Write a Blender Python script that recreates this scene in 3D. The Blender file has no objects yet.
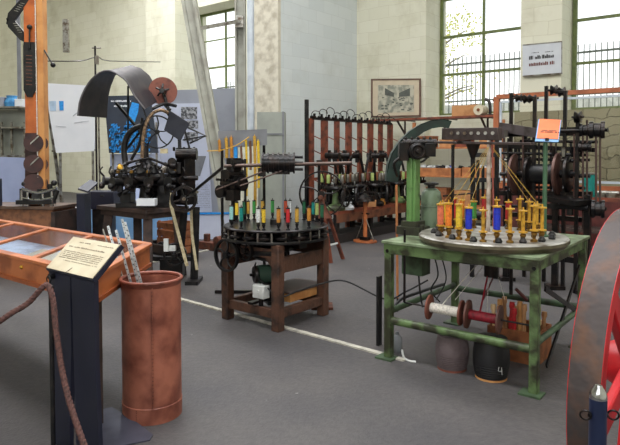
import bpy, bmesh, math, random
from mathutils import Vector, Matrix
R = math.radians
rnd = random.Random(7)
SC = bpy.context.scene
COL = SC.collection
# ------------------------------------------------------------------ camera
F, CX, HOR, CAMH, TILT = 590.0, 310.0, 152.0, 1.446, R(2.0)
CY = HOR + F*math.tan(TILT)
cd = bpy.data.cameras.new('camera'); cam = bpy.data.objects.new('camera', cd); COL.objects.link(cam)
cam.location = (0, 0, CAMH); cam.rotation_euler = (R(90)-TILT, 0, 0)
cd.sensor_width = 36; cd.lens = 36*F/620.0; cd.shift_y = -(222.5-CY)/620.0
cd.clip_end = 200
SC.camera = cam
# ------------------------------------------------------------------ world, light
w = bpy.data.worlds.new('sky'); SC.world = w; w.use_nodes = True
nt = w.node_tree; bg = nt.nodes['Background']
tc = nt.nodes.new('ShaderNodeTexCoord'); sx = nt.nodes.new('ShaderNodeSeparateXYZ')
cr = nt.nodes.new('ShaderNodeValToRGB')
cr.color_ramp.elements[0].position = 0.02; cr.color_ramp.elements[0].color = (1, 1, .97, 1)
cr.color_ramp.elements[1].position = 0.35; cr.color_ramp.elements[1].color = (.86, .93, 1, 1)
nt.links.new(tc.outputs['Generated'], sx.inputs[0]); nt.links.new(sx.outputs['Z'], cr.inputs[0])
nt.links.new(cr.outputs[0], bg.inputs[0]); bg.inputs[1].default_value = 1.45
def area(name, loc, tgt, size, sizey, power, col):
    l = bpy.data.lights.new(name, 'AREA'); l.shape = 'RECTANGLE'; l.size = size; l.size_y = sizey; l.energy = power; l.color = col
    o = bpy.data.objects.new(name, l); COL.objects.link(o); o.location = loc
    o.rotation_euler = (Vector(tgt)-Vector(loc)).to_track_quat('-Z', 'Y').to_euler()
    return o
U0 = Vector((.783, -.622, 0)); V0 = Vector((.622, .783, 0)); O0 = Vector((2.86, 13.0, 0))
for nm_, uu, vv, su, sv, pw in (('overhead_fill_front', 3.8, -10.5, 9, 2.0, 520), ('overhead_fill_middle', -.5, -6.3, 12, 1.8, 500), ('overhead_fill_back', -5.5, -2.8, 8, 1.2, 300), ('overhead_fill_left', -9.0, -7.0, 7, 2.0, 400)):  # added area lamps below a closed ceiling, for light from overhead
    pp = O0+U0*uu+V0*vv; o = area(nm_, (pp.x, pp.y, 7.6), (pp.x, pp.y, 0), su, sv, pw, (.985, .99, 1)); o.rotation_euler = (0, 0, math.atan2(-.622, .783))
area('key_area_right', (8.2, 4.5, 3.8), (0.0, 8.0, 1.0), 5, 3, 330, (.97, .99, 1))  # added area lamp from the right; the wall there has no windows
area('fill_area_behind', (-2.5, -3.2, 4.2), (-3.0, 9.0, 1.6), 6, 2.5, 240, (.95, .98, 1))  # added unseen fill lamp behind the camera
SC.view_settings.view_transform = 'Standard'; SC.view_settings.look = 'None'
SC.view_settings.exposure = 0.25; SC.view_settings.gamma = 1; SC.view_settings.use_curve_mapping = False
# ------------------------------------------------------------------ pixel/metre helpers
def ray(px, py):
    x = (px-CX)/F; u = -(py-CY)/F
    return Vector((x, math.cos(TILT)+u*math.sin(TILT), -math.sin(TILT)+u*math.cos(TILT)))
def pz(px, py, z):
    d = ray(px, py); return Vector((0, 0, CAMH)) + d*(z/d.y)
def ph(px, py, h=0.0):
    d = ray(px, py); return Vector((0, 0, CAMH)) + d*((h-CAMH)/d.z)
ANG = math.atan2(-.622, .783)
YV = Vector((0, 1, 0)); XV = Vector((1, 0, 0))
U = Vector((math.cos(ANG), math.sin(ANG), 0)); V = Vector((-math.sin(ANG), math.cos(ANG), 0)); ZV = Vector((0, 0, 1))
# ------------------------------------------------------------------ materials
def lin(c):
    def f(v):
        v /= 255.0
        return v/12.92 if v <= .04045 else ((v+.055)/1.055)**2.4
    return (f(c[0]), f(c[1]), f(c[2]), 1)
MATS = {}
def mat(name, c, rough=.6, metal=0.0, c2=None, scale=8.0, lo=.45, hi=.65, bump=.0, bscale=40.0, spec=.5, detail=6):
    m = bpy.data.materials.new(name); m.use_nodes = True; n = m.node_tree; p = n.nodes['Principled BSDF']
    p.inputs['Roughness'].default_value = rough; p.inputs['Metallic'].default_value = metal
    p.inputs['Specular IOR Level'].default_value = spec
    t = n.nodes.new('ShaderNodeTexCoord')
    ns = n.nodes.new('ShaderNodeTexNoise'); ns.inputs['Scale'].default_value = scale; ns.inputs['Detail'].default_value = detail
    n.links.new(t.outputs['Object'], ns.inputs['Vector'])
    r = n.nodes.new('ShaderNodeValToRGB'); n.links.new(ns.outputs['Fac'], r.inputs[0])
    a = lin(c); b = lin(c2) if c2 else tuple(min(1, v*.72) for v in a[:3])+(1,)
    r.color_ramp.elements[0].position = lo; r.color_ramp.elements[0].color = a
    r.color_ramp.elements[1].position = hi; r.color_ramp.elements[1].color = b
    n.links.new(r.outputs[0], p.inputs['Base Color'])
    if bump:
        nb = n.nodes.new('ShaderNodeTexNoise'); nb.inputs['Scale'].default_value = bscale
        n.links.new(t.outputs['Object'], nb.inputs['Vector'])
        bp = n.nodes.new('ShaderNodeBump'); bp.inputs['Strength'].default_value = bump; bp.inputs['Distance'].default_value = .02
        n.links.new(nb.outputs['Fac'], bp.inputs['Height']); n.links.new(bp.outputs[0], p.inputs['Normal'])
    MATS[name] = m; return m
iron = mat('dark_iron', (25, 24, 26), .32, .5, (46, 37, 34), 14)
black = mat('black_metal', (20, 20, 23), .4, .3, (46, 43, 42), 10)
sheetm = mat('grey_sheet_metal', (50, 46, 52), .5, .4, (68, 60, 62), 6)
steel = mat('worn_steel', (150, 148, 142), .35, .8, (90, 78, 66), 12)
chrome = mat('chrome', (205, 208, 212), .18, 1, (150, 150, 155), 10)
rust = mat('rusty_iron', (104, 58, 42), .75, .2, (64, 42, 34), 14, bump=.3)
rustd = mat('rust_disc', (122, 70, 56), .7, .1, (92, 50, 42), 12)
brass = mat('brass', (224, 176, 70), .3, .45, (150, 106, 34), 20)
brassd = mat('dark_brass', (140, 104, 44), .45, .6, (78, 58, 32), 30)
oldwood = mat('old_stained_wood', (88, 58, 44), .6, 0, (40, 28, 24), 9, bump=.3)
darkwood = mat('dark_wood', (70, 52, 46), .7, 0, (42, 34, 32), 7, bump=.2)
orangewood = mat('orange_varnished_wood', (182, 106, 62), .4, 0, (140, 74, 40), 7)
palewood = mat('pale_wood', (206, 150, 92), .6, 0, (176, 118, 66), 8)
redwood = mat('red_brown_wood', (128, 66, 46), .6, 0, (80, 42, 32), 9)
plank = mat('shelf_wood', (190, 124, 76), .6, 0, (150, 92, 56), 6)
cratewood = mat('crate_wood', (150, 92, 56), .7, 0, (110, 64, 40), 10)
greenp = mat('worn_green_paint', (96, 120, 76), .45, .1, (52, 54, 38), 8, .42, .58, bump=.25)
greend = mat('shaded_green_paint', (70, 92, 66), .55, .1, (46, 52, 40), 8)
greenb = mat('bottle_green', (110, 128, 104), .45, .1, (74, 84, 70), 10)
guardm = mat('dark_green_guard', (36, 58, 50), .5, .2, (28, 40, 36), 8)
navy = mat('navy_painted_steel', (30, 33, 52), .45, .2, (36, 38, 54), 4)
discm = mat('machine_plate', (168, 166, 160), .36, .25, (96, 90, 80), 8, bump=.1)
bluegrey = mat('display_grey', (150, 154, 166), .6, 0, (142, 146, 158), 3)
lilac = mat('display_lilac', (196, 202, 222), .6, 0, (186, 192, 214), 3)
whitep = mat('white_panel', (224, 227, 232), .45, 0, (214, 218, 224), 3)
bluep = mat('light_blue_panel', (116, 164, 214), .5, 0, (134, 176, 220), 3)
bluec = mat('bright_blue', (40, 150, 228), .5, 0, (28, 124, 206), 40)
posterm = mat('poster_black', (42, 50, 64), .5, 0, (34, 42, 56), 5)
ink = mat('printed_ink', (52, 50, 50), .7)
inkr = mat('red_ink', (150, 70, 60), .7)
paper = mat('aged_paper', (206, 196, 172), .7, 0, (190, 176, 150), 7)
photo = mat('grey_photo_print', (60, 62, 68), .5, 0, (170, 172, 178), 22, .42, .6)
orangesign = mat('orange_card', (236, 112, 64), .6, 0, (240, 124, 74), 5)
copper = mat('red_fibre', (170, 104, 84), .5, .05, (112, 58, 46), 6, .42, .66, bump=.12, bscale=20)
copperin = mat('red_fibre_inside', (140, 74, 56), .6, 0, (112, 56, 44), 5)
concrete = mat('rough_concrete', (206, 200, 184), .9, 0, (172, 164, 148), 5, bump=.5, bscale=9)
beampaint = mat('beige_column_paint', (168, 168, 158), .6, 0, (146, 144, 134), 4)
pipem = mat('pale_blue_pipe', (190, 198, 206), .4, 0, (168, 176, 188), 4)
cabm = mat('grey_cabinet', (146, 150, 142), .5, .1, (132, 136, 130), 3)
boardg = mat('grey_board', (118, 120, 126), .6, 0, (106, 108, 114), 5)
wheelrim = mat('old_grey_rim', (74, 66, 66), .55, .3, (104, 74, 58), 7, .5, .68, bump=.3, bscale=16)
redp = mat('red_paint', (196, 22, 34), .4, 0, (160, 16, 26), 7)
ropem = mat('brown_rope', (92, 60, 54), .8, 0, (60, 38, 36), 60)
cord = mat('black_cord', (24, 24, 26), .6)
cream = mat('cream_strap', (196, 184, 150), .7, 0, (164, 146, 112), 20)
foil = mat('white_rail', (196, 200, 202), .4, .3, (150, 156, 160), 60)
yellowt = mat('yellow_thread', (176, 140, 56), .6); redt = mat('red_thread', (136, 16, 36), .6, 0, (96, 10, 24), 40)
whitet = mat('white_thread', (222, 216, 206), .7, 0, (190, 184, 176), 90)
greyt = mat('grey_thread', (92, 80, 82), .8, 0, (84, 72, 74), 30)
blackt = mat('black_thread', (16, 16, 20), .6)
card = mat('cardboard', (190, 138, 92), .8, 0, (166, 116, 74), 6)
whiteplastic = mat('white_plastic', (214, 216, 214), .45)
motorg = mat('motor_green', (64, 88, 74), .45, .2)
topgreen = mat('worn_green_lightened', (132, 150, 118), .4, .1, (78, 84, 62), 7, .42, .62)  # worn green; the paler tone stands in for overhead light on the top
THREAD = {}
for k, c in dict(orange=(240, 130, 40), salmon=(226, 120, 84), red=(190, 36, 44), blue=(26, 50, 190), green=(60, 150, 70), yellow=(226, 190, 50),
                 gold=(198, 154, 58), teal=(0, 128, 120), cyan=(150, 206, 204), white=(216, 220, 222), amber=(190, 128, 46), dgreen=(24, 92, 60), lime=(160, 176, 104), redor=(196, 80, 48), brown=(112, 76, 56)).items():
    THREAD[k] = mat('thread_'+k, c, .55, 0, tuple(int(v*.85) for v in c), 70)
def glassmat(name, fac=.08, tint=(1, 1, 1), rough=.05):
    m = bpy.data.materials.new(name); m.use_nodes = True; n = m.node_tree; n.nodes.clear()
    o = n.nodes.new('ShaderNodeOutputMaterial'); a = n.nodes.new('ShaderNodeBsdfTransparent'); g = n.nodes.new('ShaderNodeBsdfGlossy'); x = n.nodes.new('ShaderNodeMixShader')
    a.inputs[0].default_value = (*tint, 1); g.inputs['Roughness'].default_value = rough; x.inputs[0].default_value = fac
    n.links.new(a.outputs[0], x.inputs[1]); n.links.new(g.outputs[0], x.inputs[2]); n.links.new(x.outputs[0], o.inputs[0]); return m
glass = glassmat('window_glass', .04); caseglass = glassmat('case_glass', .16, (.93, .96, 1), .12)
def wallmat(name, c, c2, bw, bh, mort=.01, rowc=None, bumps=.5, stain=(150, 140, 110), warp=.07):
    m = bpy.data.materials.new(name); m.use_nodes = True; n = m.node_tree; p = n.nodes['Principled BSDF']; p.inputs['Roughness'].default_value = .85
    L = n.links; t = n.nodes.new('ShaderNodeTexCoord'); s = n.nodes.new('ShaderNodeSeparateXYZ'); L.new(t.outputs['Object'], s.inputs[0])
    ad = n.nodes.new('ShaderNodeMath'); ad.operation = 'ADD'; L.new(s.outputs['X'], ad.inputs[0]); L.new(s.outputs['Y'], ad.inputs[1])
    cb = n.nodes.new('ShaderNodeCombineXYZ'); L.new(ad.outputs[0], cb.inputs[0]); L.new(s.outputs['Z'], cb.inputs[1])
    nz = n.nodes.new('ShaderNodeTexNoise'); nz.inputs['Scale'].default_value = 2.2; nz.inputs['Detail'].default_value = 4; L.new(cb.outputs[0], nz.inputs['Vector'])
    wv = n.nodes.new('ShaderNodeMixRGB'); wv.blend_type = 'ADD'; wv.inputs[0].default_value = warp; L.new(cb.outputs[0], wv.inputs[1]); L.new(nz.outputs['Color'], wv.inputs[2])
    b = n.nodes.new('ShaderNodeTexBrick'); b.inputs['Scale'].default_value = 1; b.inputs['Brick Width'].default_value = bw; b.inputs['Row Height'].default_value = bh
    b.inputs['Mortar Size'].default_value = mort; b.inputs['Mortar Smooth'].default_value = .4
    b.inputs['Color1'].default_value = lin(c); b.inputs['Color2'].default_value = lin(c2); b.inputs['Mortar'].default_value = lin(rowc or tuple(int(v*.86) for v in c))
    L.new(wv.outputs[0], b.inputs['Vector'])
    n2 = n.nodes.new('ShaderNodeTexNoise'); n2.inputs['Scale'].default_value = 1.1; n2.inputs['Detail'].default_value = 8; n2.inputs['Roughness'].default_value = .65; L.new(t.outputs['Object'], n2.inputs['Vector'])
    r2 = n.nodes.new('ShaderNodeValToRGB'); r2.color_ramp.elements[0].position = .52; r2.color_ramp.elements[0].color = (0, 0, 0, 1); r2.color_ramp.elements[1].position = .8; r2.color_ramp.elements[1].color = (.5, .5, .5, 1)
    L.new(n2.outputs['Fac'], r2.inputs[0])
    mx = n.nodes.new('ShaderNodeMixRGB'); L.new(r2.outputs[0], mx.inputs[0]); L.new(b.outputs['Color'], mx.inputs[1]); mx.inputs[2].default_value = lin(stain)
    L.new(mx.outputs[0], p.inputs['Base Color'])
    bp = n.nodes.new('ShaderNodeBump'); bp.inputs['Strength'].default_value = bumps; bp.inputs['Distance'].default_value = .01
    iv = n.nodes.new('ShaderNodeInvert'); L.new(b.outputs['Fac'], iv.inputs[1]); L.new(iv.outputs[0], bp.inputs['Height']); L.new(bp.outputs[0], p.inputs['Normal'])
    return m
wallm = wallmat('whitewashed_blocks', (216, 214, 196), (210, 208, 188), .52, .26, .006, (200, 196, 176), .3)
wallw = wallmat('cool_whitewashed_blocks', (214, 220, 222), (206, 213, 216), .52, .26, .005, (198, 204, 206), .3, (180, 184, 180))
stonem = wallmat('rough_painted_stone', (146, 140, 112), (128, 122, 96), .42, .17, .009, (92, 86, 66), .8, (104, 98, 74), .34)
def floormat():
    m = bpy.data.materials.new('grey_asphalt_floor'); m.use_nodes = True; n = m.node_tree; p = n.nodes['Principled BSDF']; L = n.links
    t = n.nodes.new('ShaderNodeTexCoord'); p.inputs['Roughness'].default_value = .62
    def noise(sc, lo, hi, a, b, det=8):
        x = n.nodes.new('ShaderNodeTexNoise'); x.inputs['Scale'].default_value = sc; x.inputs['Detail'].default_value = det; L.new(t.outputs['Object'], x.inputs['Vector'])
        r = n.nodes.new('ShaderNodeValToRGB'); r.color_ramp.elements[0].position = lo; r.color_ramp.elements[1].position = hi
        r.color_ramp.elements[0].color = a; r.color_ramp.elements[1].color = b; L.new(x.outputs['Fac'], r.inputs[0]); return r, x
    a, _ = noise(1.3, .35, .7, lin((68, 66, 69)), lin((85, 81, 81)))
    b, _ = noise(26, .35, .7, (.8, .8, .8, 1), (1.15, 1.14, 1.12, 1))
    mu = n.nodes.new('ShaderNodeMixRGB'); mu.blend_type = 'MULTIPLY'; mu.inputs[0].default_value = .8; L.new(a.outputs[0], mu.inputs[1]); L.new(b.outputs[0], mu.inputs[2])
    c, _ = noise(9, .73, .76, (0, 0, 0, 1), (.7, .7, .7, 1), 10)
    m2 = n.nodes.new('ShaderNodeMixRGB'); L.new(c.outputs[0], m2.inputs[0]); L.new(mu.outputs[0], m2.inputs[1]); m2.inputs[2].default_value = lin((150, 150, 148))
    d, _ = noise(.8, .56, .78, (0, 0, 0, 1), (.6, .6, .6, 1), 7)
    m3 = n.nodes.new('ShaderNodeMixRGB'); L.new(d.outputs[0], m3.inputs[0]); L.new(m2.outputs[0], m3.inputs[1]); m3.inputs[2].default_value = lin((64, 60, 60))
    L.new(m3.outputs[0], p.inputs['Base Color'])
    x = n.nodes.new('ShaderNodeTexNoise'); x.inputs['Scale'].default_value = 60; L.new(t.outputs['Object'], x.inputs['Vector'])
    bp = n.nodes.new('ShaderNodeBump'); bp.inputs['Strength'].default_value = .35; bp.inputs['Distance'].default_value = .01; L.new(x.outputs['Fac'], bp.inputs['Height']); L.new(bp.outputs[0], p.inputs['Normal'])
    return m
floorm = floormat()
# ------------------------------------------------------------------ mesh builder
class B:
    def __init__(s): s.bm = bmesh.new()
    def _add(s, vs, fs):
        bv = [s.bm.verts.new(v) for v in vs]
        for f in fs:
            try: s.bm.faces.new([bv[i] for i in f])
            except ValueError: pass
        return s
    def box(s, c, size, rot=None, taper=1.0):
        hx, hy, hz = size[0]/2, size[1]/2, size[2]/2
        vs = []
        for z in (-1, 1):
            k = taper if z > 0 else 1
            for x, y in ((-1, -1), (1, -1), (1, 1), (-1, 1)):
                v = Vector((x*hx*k, y*hy*k, z*hz))
                if rot is not None: v = rot @ v
                vs.append(v+Vector(c))
        return s._add(vs, [(3, 2, 1, 0), (4, 5, 6, 7), (0, 1, 5, 4), (1, 2, 6, 5), (2, 3, 7, 6), (3, 0, 4, 7)])
    def beam(s, p, q, w, h=None, up=ZV):
        p, q = Vector(p), Vector(q); h = h or w; d = (q-p).normalized()
        if abs(d.dot(up)) > .98: up = U if abs(up.z) > .9 else ZV
        a = d.cross(up).normalized(); b = a.cross(d).normalized()
        vs = [e+a*(i*w/2)+b*(j*h/2) for e in (p, q) for i, j in ((-1, -1), (1, -1), (1, 1), (-1, 1))]
        return s._add(vs, [(3, 2, 1, 0), (4, 5, 6, 7), (0, 1, 5, 4), (1, 2, 6, 5), (2, 3, 7, 6), (3, 0, 4, 7)])
    def lathe(s, prof, c=(0, 0, 0), axis=ZV, n=28, closed=False):
        c = Vector(c); axis = Vector(axis).normalized(); q = axis.to_track_quat('Z', 'Y').to_matrix()
        vs, fs = [], []
        for r, z in prof:
            for k in range(n):
                a = 2*math.pi*k/n; vs.append(c+q@Vector((r*math.cos(a), r*math.sin(a), z)))
        m = len(prof)
        for i in range(m-1 if not closed else m):
            j = (i+1) % m
            for k in range(n):
                k2 = (k+1) % n; fs.append((i*n+k, i*n+k2, j*n+k2, j*n+k))
        if not closed:
            fs.append(tuple(reversed(range(n)))); fs.append(tuple(range((m-1)*n, m*n)))
        return s._add(vs, fs)
    def cyl(s, p, q, r, r2=None, n=14):
        p, q = Vector(p), Vector(q); L = (q-p).length
        return s.lathe([(r, 0), (r if r2 is None else r2, L)], p, q-p, n)
    def ring(s, c, axis, R0, R1, h, n=40):
        return s.lathe([(R0, -h/2), (R1, -h/2), (R1, h/2), (R0, h/2)], c, axis, n, True)
    def torus(s, c, axis, Rr, r, n=32, m=8):
        return s.lathe([(Rr+r*math.cos(2*math.pi*k/m), r*math.sin(2*math.pi*k/m)) for k in range(m)], c, axis, n, True)
    def ball(s, c, r, n=12, sz=1.0):
        m = 8
        return s.lathe([(max(r*math.sin(math.pi*k/m), 1e-4), -r*sz*math.cos(math.pi*k/m)) for k in range(m+1)], c, ZV, n)
    def tube(s, pts, r, n=8, smooth=0, closed=False):
        pts = [Vector(p) for p in pts]
        if smooth:
            out = []
            N = len(pts)
            for i in range(N-1):
                p0, p1, p2, p3 = pts[max(i-1, 0)], pts[i], pts[i+1], pts[min(i+2, N-1)]
                for k in range(smooth):
                    t = k/smooth
                    out.append(.5*((2*p1)+(p2-p0)*t+(2*p0-5*p1+4*p2-p3)*t*t+(3*p1-p0-3*p2+p3)*t**3))
            out.append(pts[-1]); pts = out
        vs, fs = [], []; N = len(pts); ref = None
        for i, p in enumerate(pts):
            d = (pts[min(i+1, N-1)]-pts[max(i-1, 0)]).normalized()
            if ref is None: ref = d.cross(ZV) if abs(d.z) < .9 else d.cross(Vector((1, 0, 0)))
            a = (ref-d*ref.dot(d)).normalized(); ref = a; b = d.cross(a)
            rr = r[i*len(r)//N] if isinstance(r, (list, tuple)) else r
            for k in range(n):
                t = 2*math.pi*k/n; vs.append(p+a*(rr*math.cos(t))+b*(rr*math.sin(t)))
        for i in range(N-1):
            for k in range(n):
                k2 = (k+1) % n; fs.append((i*n+k, i*n+k2, (i+1)*n+k2, (i+1)*n+k))
        fs.append(tuple(reversed(range(n)))); fs.append(tuple(range((N-1)*n, N*n)))
        return s._add(vs, fs)
    def prism(s, poly, vec):
        poly = [Vector(p) for p in poly]; vec = Vector(vec); n = len(poly)
        return s._add(poly+[p+vec for p in poly], [tuple(reversed(range(n))), tuple(range(n, 2*n))]+[(i, (i+1) % n, n+(i+1) % n, n+i) for i in range(n)])
    def loft(s, A, Bb, th):
        n = len(A); A = [Vector(p) for p in A]; Bb = [Vector(p) for p in Bb]; vs = []
        nor = []
        for i in range(n):
            t = A[min(i+1, n-1)]-A[max(i-1, 0)]; nn = t.cross(Bb[i]-A[i]).normalized(); nor.append(nn)
        vs = A+Bb+[A[i]+nor[i]*th for i in range(n)]+[Bb[i]+nor[i]*th for i in range(n)]
        fs = []
        for i in range(n-1):
            fs += [(i, i+1, n+i+1, n+i), (2*n+i+1, 2*n+i, 3*n+i, 3*n+i+1), (i+1, i, 2*n+i, 2*n+i+1), (n+i, n+i+1, 3*n+i+1, 3*n+i)]
        fs += [(0, n, 3*n, 2*n), (n-1, 3*n-1, 4*n-1, 2*n-1)]
        return s._add(vs, fs)
    def wheel(s, c, axis, Rr, rim=.018, spokes=5, hub=.03, w=.03, curve=0.0):
        c = Vector(c); axis = Vector(axis).normalized(); q = axis.to_track_quat('Z', 'Y').to_matrix()
        s.ring(c, axis, Rr-rim, Rr, w, 36); s.cyl(c-axis*w*.8, c+axis*w*.8, hub, n=16)
        for k in range(spokes):
            a = 2*math.pi*k/spokes+.3
            d = q@Vector((math.cos(a), math.sin(a), 0)); e = q@Vector((-math.sin(a), math.cos(a), 0))
            s.tube([c+d*hub*.8, c+d*Rr*.5+e*curve*Rr, c+d*(Rr-rim*.5)], rim*.5, 6, 3 if curve else 0)
        return s
    def build(s, name, m, parent=None, world=False, smooth=True, bevel=0.0, tag=None):
        bm = s.bm
        bmesh.ops.recalc_face_normals(bm, faces=bm.faces)
        me = bpy.data.meshes.new(name); bm.to_mesh(me); bm.free()
        if smooth:
            me.polygons.foreach_set('use_smooth', [True]*len(me.polygons)); me.set_sharp_from_angle(angle=R(35))
        me.materials.append(m)
        o = bpy.data.objects.new(name, me); COL.objects.link(o)
        if parent:
            o.parent = parent
            if world: me.transform(wm(parent).inverted())
        if bevel:
            md = o.modifiers.new('bevel', 'BEVEL'); md.width = bevel; md.segments = 2; md.limit_method = 'ANGLE'
        return o
def wm(o):
    M = Matrix.LocRotScale(o.location, o.rotation_euler, o.scale)
    return wm(o.parent) @ M if o.parent else M
def thing(name, label, cat, loc=(0, 0, 0), rz=0.0, group=None):
    o = bpy.data.objects.new(name, None); COL.objects.link(o); o.empty_display_size = .1
    o.location = loc; o.rotation_euler = (0, 0, rz); o['label'] = label; o['category'] = cat
    if group: o['group'] = group
    return o
def tag(o, label, cat, group=None):
    o['label'] = label; o['category'] = cat
    if group: o['group'] = group
    return o
def struct(o): o['kind'] = 'structure'; return o
def origin(o, p):      # put a one-mesh thing's origin at its base
    p = Vector(p); o.data.transform(Matrix.Translation(-p)); o.location = p; return o
def dup(root, loc, rz=None, label=None, mats=None):
    r = root.copy(); COL.objects.link(r); r.location = loc
    if rz is not None: r.rotation_euler = (0, 0, rz)
    if label: r['label'] = label
    for ch in list(root.children):
        c = ch.copy(); COL.objects.link(c); c.parent = r
        if mats and ch.name.split('.')[0] in mats:
            c.data = c.data.copy(); c.data.materials[0] = mats[ch.name.split('.')[0]]
        for g in ch.children:
            d = g.copy(); COL.objects.link(d); d.parent = c
    return r
def scribble(b, o, ux, uy, w, h, rows, seed=0, fill=.5, n=14, th=.001, words=True):
    """rows of small irregular printed marks on a plane (o corner, ux/uy unit directions)."""
    rr = random.Random(seed); o = Vector(o); nrm = ux.cross(uy).normalized()
    for r in range(rows):
        y = h*(1-(r+.5)/rows); lh = h/rows*fill; x = 0
        while x < w:
            lw = rr.uniform(.5, 1.2)*w/n
            if rr.random() < .86:
                p = o+ux*x+uy*(y-lh/2); hh = lh*rr.uniform(.6, 1)
                b.prism([p, p+ux*lw*.78, p+ux*lw*.78+uy*hh, p+uy*hh], nrm*th)
            x += lw
# ================================================================== SETTING
b = B(); b.box((0, 9, -.1), (34, 36, .2)); struct(b.build('floor', floorm, smooth=False))
W0 = Vector((2.86, 13.0, 0))
def wl(name, x0, x1, y0, y1, z0, z1, m):
    o = bpy.data.objects.new(name, bpy.data.meshes.new(name)); COL.objects.link(o); o.location = W0; o.rotation_euler = (0, 0, ANG)
    bb = B(); bb.box(((x0+x1)/2, (y0+y1)/2, (z0+z1)/2), (x1-x0, y1-y0, z1-z0)); bb.bm.to_mesh(o.data); bb.bm.free(); o.data.materials.append(m); struct(o); return o
wb = bpy.data.objects.new('wall_back', bpy.data.meshes.new('wall_back')); COL.objects.link(wb); wb.location = W0; wb.rotation_euler = (0, 0, ANG); struct(wb)
bb = B()
def seg(x0, x1, y0, y1, z0, z1): bb.box(((x0+x1)/2, (y0+y1)/2, (z0+z1)/2), (x1-x0, y1-y0, z1-z0))
SILL, TOP, CEIL = 2.22, 5.55, 9.5
for x0, x1 in ((-27, -7.87), (-5.65, 0.0), (1.98, 2.72), (4.64, 9)): seg(x0, x1, -.69, .25, 0, CEIL)
for x0, x1 in ((-7.87, -5.65), (0.0, 1.98), (2.72, 4.64)):
    seg(x0, x1, -.45, .25, 0, SILL); seg(x0, x1, -.69, .25, TOP, CEIL)
bb.bm.to_mesh(wb.data); bb.bm.free(); wb.data.materials.append(wallm)
wl('ceiling', -27, 9, -18, .25, CEIL, CEIL+.2, wallm)
wl('wall_right', 9, 9.2, -18, .25, 0, CEIL, wallm); wl('wall_left', -27.2, -27, -18, .25, 0, CEIL, wallm); wl('wall_front', -27, 9, -18.2, -18, 0, CEIL, wallm)
wl('wall_partition', -2.38, -1.74, -3.34, -.69, 0, CEIL, wallw)
wl('wall_pier', -2.40, -1.72, -3.42, -3.34, 0, CEIL, concrete)
wl('wall_pilaster', -9.25, -7.87, -.95, -.69, 0, CEIL, wallm)
wl('wall_alcove_stone', 1.9, 8.0, -.76, -.69, 0, SILL-.02, stonem)
frameg = mat('olive_window_paint', (104, 116, 62), .5, 0, (84, 96, 52), 10)
for wi, (x0, x1) in enumerate(((-7.87, -5.65), (0.0, 1.95), (2.74, 4.64))):
    f = B(); L = lambda x, y, z: (x, y, z)
    for x in (x0+.03, x1-.03): f.box((x, 0, (SILL+TOP)/2), (.075, .07, TOP-SILL))
    f.box(((x0+x1)/2, 0, (SILL+TOP)/2), (.045, .05, TOP-SILL))
    for z, h in ((SILL+.03, .07), (3.12, .05), (3.93, .055), (4.73, .03), (TOP-.03, .07)):
        f.box(((x0+x1)/2, 0, z), (x1-x0, .05, h))
    o = f.build('window_%d' % (wi+1), frameg); o.location = W0; o.rotation_euler = (0, 0, ANG); struct(o)
    g = B(); g.box(((x0+x1)/2, .01, (SILL+TOP)/2), (x1-x0-.05, .006, TOP-SILL-.05)); g.build('glass', glass, o, smooth=False)
# outside: raised yard, fence, pale building, trees
yard = B(); yard.box((0, 15.4, 1.1), (50, 30, 2.2)); y_ = yard.build('yard_ground', mat('pale_gravel', (226, 224, 212), .9), smooth=False); y_.location = W0; y_.rotation_euler = (0, 0, ANG); struct(y_)
fm = mat('fence_grey', (96, 104, 96), .6); fm2 = mat('low_wall_white', (236, 236, 232), .8)
fe = thing('railing_fence', 'grey metal railing fence standing outside beyond the windows', 'fence', W0+V*4.0+ZV*2.2, ANG)
b = B()
for k in range(150): b.box((-11+k*.135, 0, 1.0), (.02, .02, 1.9))
b.build('railing_bars', fm, fe)
b = B(); b.box((-1, 0, 1.75), (21, .03, .05)); b.box((-1, 0, .7), (21, .03, .04)); b.build('rail', fm, fe)
lw_ = B(); lw_.box((-1, 0, .35), (24, .15, .7)); o = lw_.build('low_wall', fm2, smooth=False); o.location = W0+V*5.2+ZV*2.2; o.rotation_euler = (0, 0, ANG); tag(o, 'low white wall outside behind the railing fence', 'wall')
leafm = [mat('leaf_yellow', (206, 200, 96), .6, 0, (160, 176, 70), 3), mat('leaf_green', (136, 172, 62), .6, 0, (186, 200, 92), 3), mat('leaf_autumn', (220, 196, 130), .6, 0, (180, 184, 110), 3)]
barkm = mat('pale_bark', (150, 140, 122), .8)
def tree(s, v, h, r, n, lm, label, seed):
    t = thing('leafy_tree', label, 'tree', W0+U*s+V*v+ZV*2.2, ANG); q = random.Random(seed)
    b = B(); b.tube([(0, 0, 0), (.1, 0, h*.35), (-.1, .1, h*.7), (0, 0, h*.95)], [.14, .12, .08, .04], 8, 3)
    for k in range(12):
        a = q.uniform(0, 6.28); z = h*q.uniform(.25, .75); b.tube([(0, 0, z), (math.cos(a)*r*.5, math.sin(a)*r*.5, z+.35), (math.cos(a)*r*.9, math.sin(a)*r*.9, z+.5)], [.045, .03, .015], 5)
    b.build('trunk', barkm, t)
    b = B()
    cl = [(q.uniform(-r, r)*.8, q.uniform(-r, r)*.8, h*q.uniform(.3, 1.0)) for _ in range(16)]
    for k in range(n):
        c = cl[k % 16]; p = Vector((c[0]+q.gauss(0, .33), c[1]+q.gauss(0, .33), c[2]+q.gauss(0, .3)))
        a = Vector((q.gauss(0, 1), q.gauss(0, 1), q.gauss(0, 1))).normalized()*.055; d = a.orthogonal().normalized()*.04
        b._add([p-a, p-d, p+a, p+d], [(0, 1, 2, 3)])
    b.build('foliage', lm, t, smooth=False)
tree(-8.0, 6.5, 5.2, 1.9, 4200, leafm[1], 'pale green tree outside the window behind the leaning concrete strut', 1)
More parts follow.
